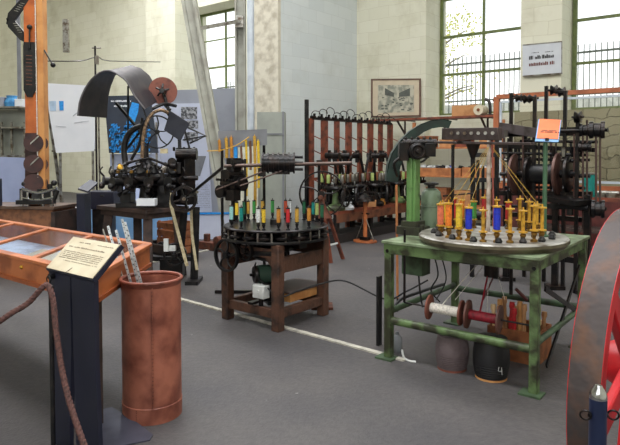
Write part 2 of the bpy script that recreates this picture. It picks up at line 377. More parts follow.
tree(-4.5, 9, 4.4, 1.5, 900, leafm[0], 'yellow-leaved tree outside, hidden mostly by the whitewashed wall', 2)
tree(3.3, 9.5, 6.0, 2.0, 1600, leafm[2], 'pale autumn tree outside the middle window', 3)
tree(7.0, 7.0, 5.4, 2.1, 4200, leafm[1], 'yellow-green tree outside the rightmost window', 4)
# white joint strips in the floor
b = B(); a0 = ph(120, 283); a1 = ph(405, 361); d = (a1-a0).normalized(); b.beam(a0-d*1.0, a1, .045, .012)
o = b.build('trim_floor_joint', mat('pale_joint', (188, 184, 172), .7, 0, (150, 146, 138), 12)); o.location.z = .006; struct(o)
b = B(); b.beam(ph(150, 263), ph(228, 246), .05, .012); o = b.build('trim_floor_line', MATS['pale_joint']); o.location.z = .006; struct(o)
# wall hung duct and wires
b = B(); c = pz(66, 36, 15.5); b.box(c, (.14, .1, .85)); tag(b.build('cable_duct', steel), 'grey metal cable duct hanging on the far left wall', 'duct')
# bare columns
def vcol(name, px, z, w_, d_, h, m, label, cat, rz=ANG):
    p = pz(px, 152, z); b = B(); b.box((p.x, p.y, h/2), (w_, d_, h), ); o = b.build(name, m, smooth=False); return tag(origin(o, (p.x, p.y, 0)), label, cat)
sp = thing('steel_column', 'beige painted steel column beside the leaning strut', 'column', (pz(241, 152, 10.35).x, 10.35, 0))
b = B(); b.box((-.075, 0, 3.3), (.03, .2, 6.6)); b.box((.075, 0, 3.3), (.03, .2, 6.6)); b.box((0, .02, 3.3), (.13, .03, 6.6)); b.build('flanges', beampaint, sp)
b = B(); b.box((0, 0, .02), (.34, .34, .04)); b.build('base_plate', beampaint, sp)
p = pz(251, 152, 10.1); b = B(); b.tube([(p.x, p.y, 1.2), (p.x, p.y, 6.6)], .062, 16)
tag(origin(b.build('wall_pipe', pipem), (p.x, p.y, 1.2)), 'pale blue vertical pipe running beside the beige column', 'pipe')
st = thing('leaning_strut', 'pale concrete strut leaning diagonally across the left window', 'strut', pz(234, 240, 9.9)*Vector((1, 1, 0)))
b = B(); b.beam(pz(180, -60, 9.9), pz(231, 238, 9.9), .2, .2, Vector((0, 1, 0))); b.build('strut_body', beampaint, st, True)
b = B(); b.beam(pz(172, -60, 9.78), pz(226, 238, 9.78), .05, .09, Vector((0, 1, 0))); b.beam(pz(183, -60, 9.78), pz(237, 238, 9.78), .05, .09, Vector((0, 1, 0))); b.build('edge_rib', beampaint, st, True)
b = B(); b.beam(pz(197, 29, 9.75), pz(240, 21, 10.1), .03, .06); b.box(pz(240, 22, 10.2), (.12, .12, .2)); b.build('tie_bar', steel, st, True)
# ================================================================== FOREGROUND
# --- information lectern
BL = Vector((-1.302, 2.888, .87)); BR = BL+U*.418; dv = V*.15+ZV*.142
BL = BL; t = thing('information_lectern', 'dark navy lectern with a tilted cream text panel, in front of the display case', 'lectern', (BL+V*.06+U*.2)*Vector((1, 1, 0)), ANG)
b = B()
O_ = BL.copy(); O_.z = 0
for a0, a1, top1, c0, c1 in ((.0, .20, .86, .0, .17), (.21, .405, .86, .235, .43)):
    y0, y1 = .015, .04
    pts = [O_+U*c0+V*y0, O_+U*c1+V*y0, O_+U*a1+V*y0+ZV*.5, O_+U*a1+V*y0+ZV*.86, O_+U*a0+V*y0+ZV*.86]
    b.prism(pts, V*.022)
b.build('body', navy, t, True)
b = B(); b.prism([BL, BR, BR+dv, BL+dv], dv.cross(U).normalized()*.022); b.build('panel_tray', navy, t, True)
nn = U.cross(dv).normalized(); b = B(); k0 = BL+nn*.002; b.prism([k0+U*.006+dv*.03, k0+U*.412+dv*.03, k0+U*.412+dv*.985, k0+U*.006+dv*.985], nn*.004)
tp = b.build('text_panel', paper, t, True); tp['label'] = 'cream text panel'
dn = dv.normalized(); b = B(); p0 = k0+nn*.0045
scribble(b, p0+U*.10+dn*.172, U, dn, .09, .014, 1, 3, .5, 5, .0006); scribble(b, p0+U*.26+dn*.172, U, dn, .12, .012, 1, 4, .4, 7, .0006)
scribble(b, p0+U*.04+dn*.138, U, dn, .31, .02, 1, 5, .35, 22, .0006)
scribble(b, p0+U*.03+dn*.075, U, dn, .34, .05, 5, 6, .45, 34, .0006)
scribble(b, p0+U*.08+dn*.06, U, dn, .3, .012, 1, 8, .3, 24, .0006)
b.build('printed_text', mat('grey_print', (140, 128, 110), .7), tp, True)
b = B(); b.beam(p0+U*.19+dn*.004, p0+U*.21+dn*.035, .004, .002); b.build('ink_stroke', ink, tp, True)
A_ = [ph(104, 419), ph(122, 424), ph(138, 430), ph(153, 437)]
b = B(); b.loft([ph(96, 417)+ZV*.035, ph(112, 414)+ZV*.04, ph(132, 423)+ZV*.025, ph(153, 436)+ZV*.008], [ph(80, 455)+ZV*.01, ph(98, 455)+ZV*.012, ph(118, 448)+ZV*.01, ph(150, 441)+ZV*.006], .006)
b.build('foot_plate', mat('foot_plate_grey', (86, 88, 104), .4, .4), t, True)
b = B(); b.cyl(BL+U*.05+V*.015+ZV*-.03, BL+U*.05+V*-.01+ZV*-.03, .014); b.torus(BL+U*.05+V*-.012+ZV*-.045, V, .018, .003); b.build('rope_hook', black, t, True)
# --- rope and posts
p = ph(51, 455); z51 = pz(51, 300, 2.74)
t = thing('rope_post', 'thin black rope post standing against the lectern', 'post', (z51.x, z51.y, 0))
b = B(); b.cyl((0, 0, .006), (0, 0, .80), .011); b.ball((0, 0, .81), .016); b.build('pole', black, t)
b = B(); b.lathe([(.12, 0), (.12, .008), (.03, .02), (.011, .03)], (0, 0, 0)); b.build('base', black, t)
pts = [pz(-40, 338, 2.6), pz(-10, 327, 2.62), pz(10, 314, 2.63), pz(28, 303, 2.65), pz(42, 288, 2.66), pz(48, 286, 2.66), pz(53, 300, 2.64), pz(56, 330, 2.6), pz(62, 370, 2.55), pz(69, 400, 2.5), pz(77, 425, 2.46), pz(86, 450, 2.42), pz(98, 480, 2.38)]
b = B(); b.tube(pts, .0125, 8, 8); rope = tag(b.build('barrier_rope', ropem), 'brown twisted barrier rope looped over the hook at the lectern', 'rope')
# lay of the rope: three strands
b = B(); full = []
P = [Vector(q) for q in pts]
for i in range(len(P)-1):
    p0, p1, p2, p3 = P[max(i-1, 0)], P[i], P[i+1], P[min(i+2, len(P)-1)]
    for k in range(16):
        u = k/16; full.append(.5*((2*p1)+(p2-p0)*u+(2*p0-5*p1+4*p2-p3)*u*u+(3*p1-p0-3*p2+p3)*u**3))
for s_ in range(3):
    st_ = []; L_ = 0
    for i, q in enumerate(full):
        d = (full[min(i+1, len(full)-1)]-full[max(i-1, 0)]).normalized(); a = d.cross(Vector((0, 1, 0))).normalized(); c = d.cross(a)
        if i: L_ += (q-full[i-1]).length
        an = L_*110+s_*2.094; st_.append(q+a*math.cos(an)*.0075+c*math.sin(an)*.0075)
    b.tube(st_, .0068, 6)
st_o = b.build('strand', mat('rope_strand', (88, 56, 52), .8, 0, (60, 40, 38), 60), rope); origin(rope, pts[5]); st_o.data.transform(Matrix.Translation(-pts[5]))
# --- fibre can
cc = pz(151.5, 300, 3.225); cc.z = 0
t = thing('fibre_can', 'tall red-brown riveted fibre can holding pale rails beside the lectern', 'can', cc)
b = B(); b.lathe([(.166, .0), (.168, .05), (.168, .74), (.160, .74), (.156, .02), (.15, .012), (.001, .012), (.001, 0)], n=48, closed=True); b.build('drum', copper, t, bevel=0)
b = B(); b.torus((0, 0, .752), ZV, .171, .010, 48, 8); b.lathe([(.168, .725), (.178, .748), (.180, .756), (.166, .752)], n=48, closed=True); b.build('rim', mat('can_rim', (150, 84, 68), .45, .2, (104, 56, 44), 9), t)
b = B(); b.lathe([(.1695, .0), (.1715, .085), (.168, .088), (.167, .0)], n=48, closed=True); b.build('bottom_band', copper, t)
fa = math.atan2(-cc.y, -cc.x)+.02
b = B()
d = Vector((math.cos(fa), math.sin(fa), 0)); e = Vector((-d.y, d.x, 0))
b.beam(d*.169+ZV*.09, d*.169+ZV*.73, .034, .004, e); b.build('seam_strip', copper, t)
b = B()
for k in range(32): b.ball(tuple(d*.1715+ZV*(.1+k*.0197)), .0048, 6)
for k in range(7): b.ball(tuple(Matrix.Rotation(-.55, 3, 'Z')@(d*.1725)+ZV*(.01+k*.011)), .003, 6)
b.build('rivets', mat('rivet_brown', (106, 54, 42), .5, .2), t)
t.scale = (.945, .945, 1)
for k, (x0, y0, x1, y1, z0, z1) in enumerate(((108, 226, 124, 284, 3.34, 3.26), (116, 230, 131, 283, 3.3, 3.25), (122, 219, 138, 283, 3.28, 3.24), (125, 222, 141, 282, 3.33, 3.27), (103, 229, 121, 288, 3.32, 3.27))):
    q0 = pz(x0, y0, z0); q1 = pz(x1, y1, z1); dd = (q1-q0).normalized(); q1 = q0+dd*((.03-q0.z)/dd.z) if k < 0 else q1+dd*.10
    b = B(); b.beam(q0, q1, .013 if k < 4 else .006, .005, Vector((0, 1, 0)))
    L_ = (q1-q0).length; o = b.build('pale_rail', foil if k < 4 else steel)
    hb = B(); 
    for j in range(12): hb.cyl(q0+dd*(.02+j*.03)-Vector((0, .0032, 0)), q0+dd*(.02+j*.03)-Vector((0, .0026, 0)), .0035, n=8)
    if k < 4:
        h = hb.build('punched_hole', ink, o); h.data.transform(Matrix.Translation(-q1)); h.name = 'punched_holes'
    tag(origin(o, q1), ['leftmost wide perforated pale rail leaning in the fibre can', 'second perforated pale rail from the left in the fibre can', 'tallest perforated pale rail in the fibre can', 'perforated pale rail behind the tallest one in the can', 'thin steel rod leaning left in the fibre can'][k], 'rail', None)
# --- display case
TH, BH = .85, .70
c0 = Vector((-1.04, 2.78, 0)); cb = Vector((-1.033, 3.72, 0)); W_ = cb-c0; Ln = 2.4
c0 = c0+Vector((-.03, .125, 0)); cb = cb+Vector((-.03, .125, 0)); f0 = c0-U*Ln; b0 = f0+W_
t = thing('display_case', 'orange varnished wooden table display case with glass lid', 'display case', (f0+b0+c0+cb)/4)
t.rotation_euler.z = ANG
def rail(bb, p, q, w_, z0, z1):
    bb.beam(p+ZV*((z0+z1)/2), q+ZV*((z0+z1)/2), w_, z1-z0)
b = B()
for p, q in ((f0, c0), (c0, cb), (cb, b0), (b0, f0)): rail(b, p, q, .025, BH, TH-.02)
b.build('side_board', orangewood, t, True)
b = B()
for p, q in ((f0, c0), (c0, cb), (cb, b0), (b0, f0)): rail(b, p, q, .06, TH-.02, TH)
for s_ in (.55, 1.12, 1.75): rail(b, f0+U*s_, b0+U*s_, .04, TH-.02, TH-.002)
b.build('lid_frame', orangewood, t, True, bevel=.003)
b = B()
for p, q in ((f0, c0), (c0, cb)): rail(b, p, q, .05, BH, BH+.022)
b.build('base_moulding', mat('darker_orange_wood', (150, 78, 40), .5), t, True)
b = B(); b.prism([f0+ZV*(TH-.012), c0+ZV*(TH-.012), cb+ZV*(TH-.012), b0+ZV*(TH-.012)], ZV*.004); b.build('glass_lid', caseglass, t, True, smooth=False)
b = B(); b.prism([f0+ZV*BH, c0+ZV*BH, cb+ZV*BH, b0+ZV*BH], ZV*.01); b.build('bottom_board', mat('lining_reflection_blue', (206, 214, 226), .6), t, True)  # whitish-blue reflection of the glass lid put into the lining colour
for p in (c0+U*-.06+W_*.1, cb-U*.05-W_*.08, f0+U*.06+W_*.1, b0+U*.06-W_*.1): b = B(); b.beam(p, p+ZV*BH, .05); b.build('leg', darkwood, t, True)
bx = B()
for k in range(2):
    c = f0+U*(2.06-k*.63)+W_*.5
    b = B(); b.prism([c-U*.24-W_*.3+ZV*(BH+.011), c+U*.2-W_*.3+ZV*(BH+.011), c+U*.2+W_*.3+ZV*(BH+.011), c-U*.24+W_*.3+ZV*(BH+.011)], ZV*.008)
    tag(origin(b.build('paper_sheet', paper), c+ZV*(BH+.011)), ['pale paper sheet in the right bay of the display case', 'pale paper sheet in the left bay of the display case'][k], 'paper')
c = f0+U*2.0+W_*.3; b = B(); b.tube([c+ZV*(BH+.035)-U*.15, c+ZV*(BH+.035)+U*.22], .013, 10); tag(origin(b.build('dark_rod', iron), c+ZV*BH), 'dark metal rod lying in the right bay of the display case', 'rod')
b = B(); b.ball(c0-U*.72+ZV*.79-V*.015, .012); b.build('lock_knob', brass, t, True)
# --- big red wheel
wax = Vector((math.cos(-.717), math.sin(-.717), 0)); RW = .608; WW = .048
wc = Vector((1.253, 2.276, .616))
t = thing('spoked_wheel', 'large grey-rimmed iron wheel with red spokes at the right edge', 'wheel', (wc.x, wc.y, 0))
b = B(); b.lathe([(RW-.03, -WW), (RW, -WW), (RW+.004, 0), (RW, WW), (RW-.03, WW)], wc, wax, 72, True); b.build('rim', wheelrim, t, True)
b = B()
for sgn in (-1, 1): b.lathe([(RW-.05, sgn*WW), (RW+.0005, sgn*WW), (RW+.0005, sgn*(WW+.002)), (RW-.05, sgn*(WW+.002))], wc, wax, 72, True)
b.lathe([(RW-.07, -.02), (RW-.03, -.045), (RW-.03, .045), (RW-.07, .02)], wc, wax, 72, True)
b.build('rim_edge', redp, t, True)
q = wax.to_track_quat('Z', 'Y').to_matrix()
for k in range(6):
    a = 2*math.pi*k/6+.25; d = q@Vector((math.cos(a), math.sin(a), 0)); b = B(); e = q@Vector((-math.sin(a), math.cos(a), 0))
    b.beam(wc+d*.09, wc+d*(RW-.06), .075, .035, wax); b.build('spoke', redp, t, True, bevel=.008)
b = B(); b.lathe([(.04, -.09), (.07, -.09), (.09, -.05), (.09, .05), (.07, .09), (.04, .09)], wc, wax, 32, True); b.build('hub', redp, t, True)
b = B(); b.cyl(wc-wax*.12, wc+wax*.3, .035, n=20); b.build('axle', iron, t, True)
b = B(); e = Vector((-wax.y, wax.x, 0))
for s_ in (-1, 1): b.beam(wc+wax*.25+ZV*-.05, Vector((wc.x, wc.y, 0))+wax*.25+e*s_*.25, .06)
b.box(wc+wax*.25, (.12, .12, .12)); b.build('bearing_stand', redp, t, True)
for s_ in (-1, 1):
    pass
# --- blue barrier post
p = pz(598.5, 384, 1.6); t = thing('barrier_post', 'navy blue barrier post with a silver tip before the red wheel', 'post', (p.x, p.y, 0))
b = B(); b.cyl((0, 0, .01), (0, 0, p.z-.04), .023, n=24); b.build('pole', mat('blue_post_paint', (34, 44, 76), .35, .2), t)
b = B(); b.lathe([(.023, -.04), (.023, -.030), (.019, -.018), (.012, -.008), (.009, -.002), (.0005, 0)], (0, 0, p.z), n=24); b.build('tip', chrome, t)
b = B(); b.lathe([(.15, 0), (.15, .01), (.04, .02)], n=32); b.build('base', navy, t)
for s_, nm in ((-1, 'left'), (1, 'right')):
    b = B(); b.cyl((s_*.018, 0, p.z-.085), (s_*.026, -.006, p.z-.085), .006, n=10); b.torus((s_*.038, -.008, p.z-.083), Vector((0.35, 1, .2)), .014, .0028, 20, 6); b.build('rope_ring', iron, t)
# ================================================================== MACHINE: ROUND BRAIDER ON OLD WOODEN STAND
C2 = Vector((-.30, 5.14, 0))
t = thing('wooden_stand_braider', 'round black braiding machine with small coloured bobbins on an old wooden stand', 'braiding machine', C2, ANG)
hx, hy = .29, .30
for sx_ in (-1, 1):
    for sy in (-1, 1):
        b = B(); b.box((sx_*hx, sy*hy, .35), (.078, .078, .70)); b.build('leg', oldwood, t, bevel=.006)
for (c, s) in (((0, -hy, .135), (.50, .05, .075)), ((0, hy, .135), (.50, .05, .075)), ((-hx, 0, .135), (.05, .52, .075)), ((hx, 0, .135), (.05, .52, .075))):
    b = B(); b.box(c, s); b.build('stretcher', oldwood, t, bevel=.005)
for sgn in (-1, 1):
    b = B(); n = 14; bt = [(-.27+.54*k/n, sgn*hy-.02, .60-.05*abs(2*k/n-1)**2) for k in range(n+1)]
    if sgn < 0: b.prism([(-.255, -hy-.022, .50), (-.17, -hy-.022, .58), (0, -hy-.022, .60), (.17, -hy-.022, .58), (.255, -hy-.022, .50), (.255, -hy-.022, .66), (-.255, -hy-.022, .66)], (0, .045, 0))
    else: b.box((0, hy, .6), (.51, .045, .12))
    b.build('apron', oldwood, t)
    b = B(); b.box((sgn*hx, 0, .53), (.045, .53, .13)); b.build('apron', oldwood, t, bevel=.004)
b = B(); b.lathe([(.40, .700), (.452, .700), (.455, .712), (.452, .722), (.1, .722), (.1, .70)], n=64, closed=True); b.build('lower_plate', black, t)
b = B(); b.lathe([(.02, .795), (.448, .795), (.455, .801), (.455, .809), (.448, .815), (.02, .815)], n=64, closed=True); b.build('track_plate', mat('oily_plate', (62, 60, 62), .3, .7, (36, 34, 36), 9), t)
b = B()
for k in range(18):
    a = 2*math.pi*k/18; p = Vector((math.cos(a)*.40, math.sin(a)*.40, 0)); b.lathe([(.055, .735), (.062, .74), (.062, .755), (.055, .76)], p, n=18); b.cyl(p+ZV*.72, p+ZV*.795, .014, n=8)
    b.box(p*1.08+ZV*.775, (.03, .03, .02), Matrix.Rotation(a, 3, 'Z'))
b.build('gear_train', iron, t)
for k in range(24):
    a = 2*math.pi*(k+.5)/24; p = Vector((math.cos(a)*.438, math.sin(a)*.438, 0)); b = B(); b.cyl(p+ZV*.72, p+ZV*.795, .009, n=8); b.build('spacer_stud', steel, t)
b = B(); b.tube([(-.1, .05, .70), (-.1, .05, .5), (.05, .1, .42)], .05, 10); b.box((0, 0, .66), (.62, .10, .05)); b.box((.05, .05, .62), (.1, .6, .05)); b.cyl((0, 0, .5), (0, 0, .86), .05); b.box((.1, -.12, .6), (.22, .12, .1)); b.tube([(.3, -.2, .62), (.1, -.25, .55), (-.2, -.2, .6)], .018, 8, 4); b.cyl((-.05, -.3, .6), (.32, -.3, .63), .03); b.build('under_frame', black, t)
q_ = random.Random(8)
for k in range(16):
    a = q_.uniform(0, 6.28); c = Vector((math.cos(a)*q_.uniform(.05, .3), math.sin(a)*q_.uniform(.05, .3), q_.uniform(.56, .69))); b = B(); d = Vector((q_.uniform(-1, 1), q_.uniform(-1, 1), q_.uniform(-.4, .4))).normalized()
    if k % 2: b.cyl(c-d*.06, c+d*.06, q_.uniform(.015, .035), n=12)
    else: b.lathe([(.01, -.012), (.06, -.012), (.062, 0), (.06, .012), (.01, .012)], c, d, 18, True)
    b.build('drive_gear', iron if k % 3 else black, t)
b = B(); b.wheel((-.20, -.40, .575), YV, .14, .018, 5, .028, .03, .15); b.build('handwheel', black, t)
b = B(); b.cyl((-.20, -.36, .575), (-.2, 0, .575), .015); b.build('wheel_shaft', steel, t)
b = B(); b.wheel((-.02, -.36, .63), YV, .085, .012, 4, .02, .03); b.build('pulley', iron, t)
# head with posts at left and the drive shaft above
b = B()
for x, y in ((-.52, -.02), (-.47, .1)): b.beam(W0*0+Vector((x, y, .6)), Vector((x, y, 1.38)), .022)
b.beam((-.52, -.02, .62), (-.3, 0, .62), .03); b.beam((-.47, .1, .62), (-.3, .1, .62), .03)
b.build('upright', black, t)
b = B(); c = Vector((-.55, .03, 1.17))
b.box(c, (.17, .15, .12)); b.cyl(c+Vector((-.12, 0, -.02)), c+Vector((.13, 0, -.02)), .065); b.cyl(c+Vector((0, -.11, .06)), c+Vector((0, .1, .06)), .055); b.box(c+Vector((.05, -.06, -.12)), (.11, .09, .1)); b.cyl(c+Vector((-.06, -.13, -.09)), c+Vector((-.06, .08, -.09)), .06)
b.box(c+Vector((0, 0, .16)), (.10, .09, .12)); b.cyl(c+Vector((.02, -.06, .17)), c+Vector((.02, .08, .17)), .045)
for k in range(6): b.cyl(c+Vector((-.1+.04*k, -.1, .02)), c+Vector((-.1+.04*k, -.125, .02)), .012, n=6)
b.tube([c+Vector((.0, 0, -.1)), c+Vector((.03, 0, -.36))], .022, 8); b.box(c+Vector((.06, 0, -.37)), (.2, .05, .03)); b.build('gear_head', iron, t)
WT = wm(t); IW = WT.inverted()
b = B(); p = pz(224, 166, 5.45); q_ = pz(352, 163, 5.45); b.cyl(p, q_, .017); b.tube([pz(216, 190, 5.4), pz(262, 172, 5.4), pz(275, 165, 5.42)], .009, 6); b.tube([pz(240, 186, 5.35), pz(282, 171, 5.4)], .008, 6); b.build('drive_shaft', mat('shaft_brown', (92, 76, 70), .4, .6), t, True)
b = B(); c0_ = pz(263, 163, 5.45); c1_ = pz(294, 163, 5.45)
b.cyl(c0_, c1_, .085, n=20); dx = (c1_-c0_)/6
for k in range(7): b.cyl(c0_+dx*k-dx*.16, c0_+dx*k+dx*.16, .098, n=20)
for dz in (-.058, 0, .055): b.cyl(c1_+ZV*dz, pz(303, 163, 5.45)+ZV*dz, .014)
b.box(pz(279, 157, 5.45), (.2, .09, .05)); b.box(pz(281, 171, 5.45), (.16, .09, .06)); b.box(pz(262, 172, 5.43), (.07, .06, .08)); b.build('clutch_block', iron, t, True)
b = B(); xs = pz(319, 163, 5.62).x
b.cyl(Vector((xs, 5.62, 0)), Vector((xs, 5.62, 1.36)), .014); b.box((xs, 5.62, .01), (.16, .16, .02)); b.box((xs, 5.55, 1.345), (.05, .2, .05)); b.build('shaft_support', iron, t, True)
bw = B(); bw.wheel(pz(322, 194, 5.45), Vector((.15, 1, 0)), .215, .014, 5, .03, .03, .12); bw.build('flywheel', iron, t, True)
b = B(); c = pz(322, 197, 5.45); b.cyl(c-Vector((.02, .08, 0)), c+Vector((.02, .14, 0)), .02); b.lathe([(.10, 0), (.07, .05), (.03, .12), (.02, .25)], (c.x, c.y, c.z-.19), n=16); b.cyl((c.x, c.y, 0.02), (c.x, c.y, c.z-.15), .018); b.box((c.x, c.y, .012), (.2, .2, .024)); b.build('flywheel_stand', rust, t, True)
# grey board with hanging samples on the machine
bt_ = thing('sample_board', 'grey board above the wooden-stand machine, hung with yellow and blue braid samples', 'board', (pz(243, 200, 5.95).x, 5.95, 0))
gb = B(); gb.prism([pz(218, 131, 5.95), pz(267, 129, 5.95), pz(267, 145, 5.95), pz(219, 149, 5.95)], (0, .02, 0)); gb.build('board_panel', boardg, bt_, True)
gb = B()
for px in (222, 264): gb.beam(Vector((pz(px, 150, 5.985).x, 5.985, .01)), Vector((pz(px, 150, 5.985).x, 5.985, 1.62)), .02)
gb.beam(Vector((pz(222, 150, 5.985).x-.08, 5.985, .02)), Vector((pz(264, 150, 5.985).x+.08, 5.985, .02)), .03); gb.build('board_stand', iron, bt_, True)
for (px, y0, y1, mm, wd, nm) in ((219, 140, 152, 'amber', 2.2, 'short amber'), (226, 138, 158, 'gold', 2.5, 'gold, left of the pair near the blue one'), (231, 137, 172, 'amber', 2.5, 'long amber beside the blue one'), (235.5, 147, 186, 'blue', 3.0, 'bright blue'), (241, 146, 178, 'brown', 1.8, 'thin dark brown'), (246, 140, 196, 'yellow', 1.8, 'thin yellow'), (250, 141, 170, 'brown', 2, 'short dark brown beside the long yellow one'), (254.5, 136, 206, 'gold', 2.4, 'longest gold'), (258, 141, 188, 'yellow', 2.2, 'yellow, rightmost')):
    zz = 5.915; p = pz(px, y0, zz); q_ = pz(px+.6, y1, zz); b = B(); b.tube([p, (p+q_)/2+Vector((.004, 0, 0)), q_], wd/2*zz/590*1.25, 8, 3); b.tube([p+ZV*.0, p+ZV*.015+Vector((0, .02, .0))], .003, 5)
    o = b.build('braid_sample', bluec if mm == 'blue' else THREAD[mm]); tag(origin(o, q_), 'braid sample hanging from the grey board: '+nm.replace(',', ''), 'braid', 'braid samples on the grey board')
b = B(); b.tube([pz(207, 151, 5.9), pz(222, 150, 5.85), pz(237, 145, 5.85), pz(249, 137, 5.88)], .006, 6, 6); tag(b.build('yellow_braid', THREAD['gold']), 'thin yellow braid strung across in front of the grey board', 'braid')
# ---- bobbins
def make_bobbin(name, loc, h, r, thread, body, label, cat, group):
    t = thing(name, label, cat, loc, 0, group); f = 1.25 if body is brass else 1.05
    b = B(); b.lathe([(.0001, 0), (r*1.0, 0), (r*1.0, h*.05), (r*.45, h*.08), (r*.6, h*.16), (r*.85, h*.19), (r*.85, h*.24), (r*.4, h*.27)], n=16); b.box((r*.55, 0, h*.16), (r*.5, r*.6, h*.12)); b.tube([(r*.9, 0, h*.12), (r*1.2, 0, h*.5), (r*1.0, 0, h*.98)], r*.07, 5); b.build('carrier', brassd if body is brass else body, t)
    b = B(); b.lathe([(.0001, h*.28), (r*f, h*.28), (r*f, h*.32), (r*.42, h*.33), (r*.42, h*.90), (r*f, h*.91), (r*f, h*.95), (r*.25, h*.96), (r*.2, h*1.03), (.0001, h*1.04)], n=16); b.build('spool', body, t)
    b = B(); b.lathe([(r*.45, h*.325), (r*.93, h*.335), (r*.98, h*.6), (r*.93, h*.895), (r*.45, h*.905)], n=18); b.build('thread', thread, t)
    return t
proto = None; ringc = C2+ZV*.815
cols2 = [(231, 0, 'cyan', 'pale cyan'), (241, 0, 'teal', 'teal'), (258, 0, 'white', 'white'), (263.5, 0, 'yellow', 'bright yellow'), (278.5, 0, 'amber', 'amber'), (288, 0, 'red', 'deep red'), (297, 0, 'gold', 'thin gold'),
         (309, 0, 'amber', 'amber'), (317, 1, 'lime', 'lime green'), (313, 1, 'teal', 'teal'), (304, 1, 'dgreen', 'dark green'), (290, 1, 'white', 'white'), (285.5, 1, 'redor', 'orange-red'), (272.5, 1, 'green', 'bright green'),
         (262.5, 1, 'gold', 'gold'), (254, 1, 'green', 'grass green'), (244, 1, 'dgreen', 'dark green'), (236.5, 1, 'yellow', 'yellow'), (248, 1, 'gold', 'thin gold'), (322, 0, 'dgreen', 'dark green')]
for i, (px, rear, cn, nm) in enumerate(cols2):
    best = None
    for k in range(720):
        a = 2*math.pi*k/720; p = ringc+Vector((math.cos(a), math.sin(a), 0))*.405
        if (p.y > C2.y) != bool(rear): continue
        e_ = abs(CX+F*p.x/p.y-px)
        if best is None or e_ < best[0]: best = (e_, p, a)
    _, p, a = best
    lab = '%s bobbin in the %s row of the wooden-stand machine' % (nm, 'back' if rear else 'front')
    if nm == 'amber' and not rear: lab = 'amber bobbin %s in the front row of the wooden-stand machine' % ('left of the deep red one' if px < 290 else 'near the right end')
    if nm == 'dark green' and rear: lab = 'dark green bobbin %s in the back row of the wooden-stand machine' % ('near the left end' if px < 290 else 'near the right end')
    if proto is None: proto = make_bobbin('small_bobbin', p, .19, .0165, THREAD[cn], black, lab, 'bobbin', 'small bobbins on the wooden-stand machine'); proto.rotation_euler.z = a+math.pi
    else: dup(proto, p, a+math.pi, lab, {'thread': THREAD[cn]})
# things under the stand
t = thing('electric_motor', 'dark green electric motor under the wooden stand', 'motor', C2+Vector((-.06, -.12, .175)), R(20))
b = B(); b.cyl((-.09, 0, .23), (.09, 0, .23), .078, n=24); b.build('housing', motorg, t)
b = B(); b.lathe([(.03, 0), (.07, .0), (.075, .02), (.03, .03)], (-.125, 0, .23), Vector((1, 0, 0)), 20, True); b.cyl((-.16, 0, .23), (.13, 0, .23), .012); b.build('end_cap', iron, t)
b = B(); b.box((0, 0, .08), (.05, .2, .16)); b.box((0, .14, 0), (.06, .5, .03)); b.build('mount', black, t)
o = B(); o.box((0, 0, .055), (.125, .08, .11)); o = o.build('switch_box', whiteplastic, bevel=.008); o.location = C2+Vector((-.105, -.3, .24)); o.rotation_euler.z = ANG; tag(o, 'small white switch box in front of the green motor', 'switch box')
kb = B(); kb.cyl((0, -.045, .06), (0, -.03, .06), .014); kb.build('knob', whiteplastic, o)
br = B(); br.box((-.03, .15, -.03), (.05, .5, .02)); br.cyl((0, 0, -.065), (0, 0, 0), .02); br.build('bracket', iron, o)
t = thing('wooden_box', 'shallow pale wooden box with dark lid under the wooden stand', 'box', C2+U*.10+V*.12+ZV*.175, ANG)
b = B(); b.box((0, 0, .045), (.30, .44, .075)); b.build('body', palewood, t, bevel=.003)
b = B(); b.box((0, 0, .092), (.33, .48, .018)); b.build('lid', mat('lid_dark', (92, 76, 72), .6), t, bevel=.003)
b = B(); b.tube([C2+U*(-.05)+V*(-.2)+ZV*.5, C2+U*0+V*-.25+ZV*.42, pz(278, 296, 4.75), pz(300, 290, 4.85), pz(320, 284, 4.95), pz(345, 281, 5.05), pz(385, 299, 4.7)+ZV*.0, pz(405, 292, 4.62), pz(428, 280, 4.6)], .007, 6, 8); tag(b.build('power_cable', cord), 'black power cable hanging between the wooden stand and the green table', 'cable')
# ================================================================== MACHINE: GREEN TABLE
C3 = Vector((1.281, 4.208, 0))
t = thing('green_table_braider', 'green steel table with a round braiding plate, gear column and overhead arm', 'braiding machine', C3, ANG)
a_, b_ = .50, .54; gt = t
for sx_ in (-1, 1):
    for sy in (-1, 1):
        b = B(); b.box((sx_*a_, sy*b_, .41), (.052, .052, .80)); lg = b.build('leg', greenp, t, bevel=.004)
        b = B(); b.box((sx_*a_-.01, sy*b_-.01, .006), (.13, .11, .012)); b.build('foot', greend, lg)
b = B(); b.box((0, 0, .82), (1.08, 1.16, .02)); b.build('table_top', topgreen, t, bevel=.003)
for c, s in (((0, -b_-.01, .775), (1.06, .035, .07)), ((0, b_, .775), (1.06, .035, .07)), ((-a_-.01, 0, .775), (.035, 1.06, .07)), ((a_, 0, .775), (.035, 1.06, .07))):
    b = B(); b.box(c, s); b.build('top_rail', greenp, t, bevel=.003)
for p, q_, r_ in (((-a_, -b_, .27), (a_, -b_, .27), .027), ((-a_, -b_, .33), (-a_, b_, .33), .022), ((a_, -b_, .30), (a_, b_, .30), .02), ((-a_, b_, .30), (a_, b_, .30), .025)):
    b = B(); b.cyl(p, q_, r_, n=16); b.build('stretcher', greenp if p[2] < .29 else greend, t)
for sx_, sy in ((-1, -1), (1, -1)): b = B(); b.cyl((sx_*a_, sy*b_-.03, .76), (sx_*a_, sy*b_-.018, .76), .014, n=6); b.build('bolt', iron, t)
b = B(); b.beam((a_, -.35, .60), (a_, .40, .30), .012, .03); b.beam((a_, .45, .62), (a_, -.30, .1), .012, .03); b.build('cross_brace', iron, t)
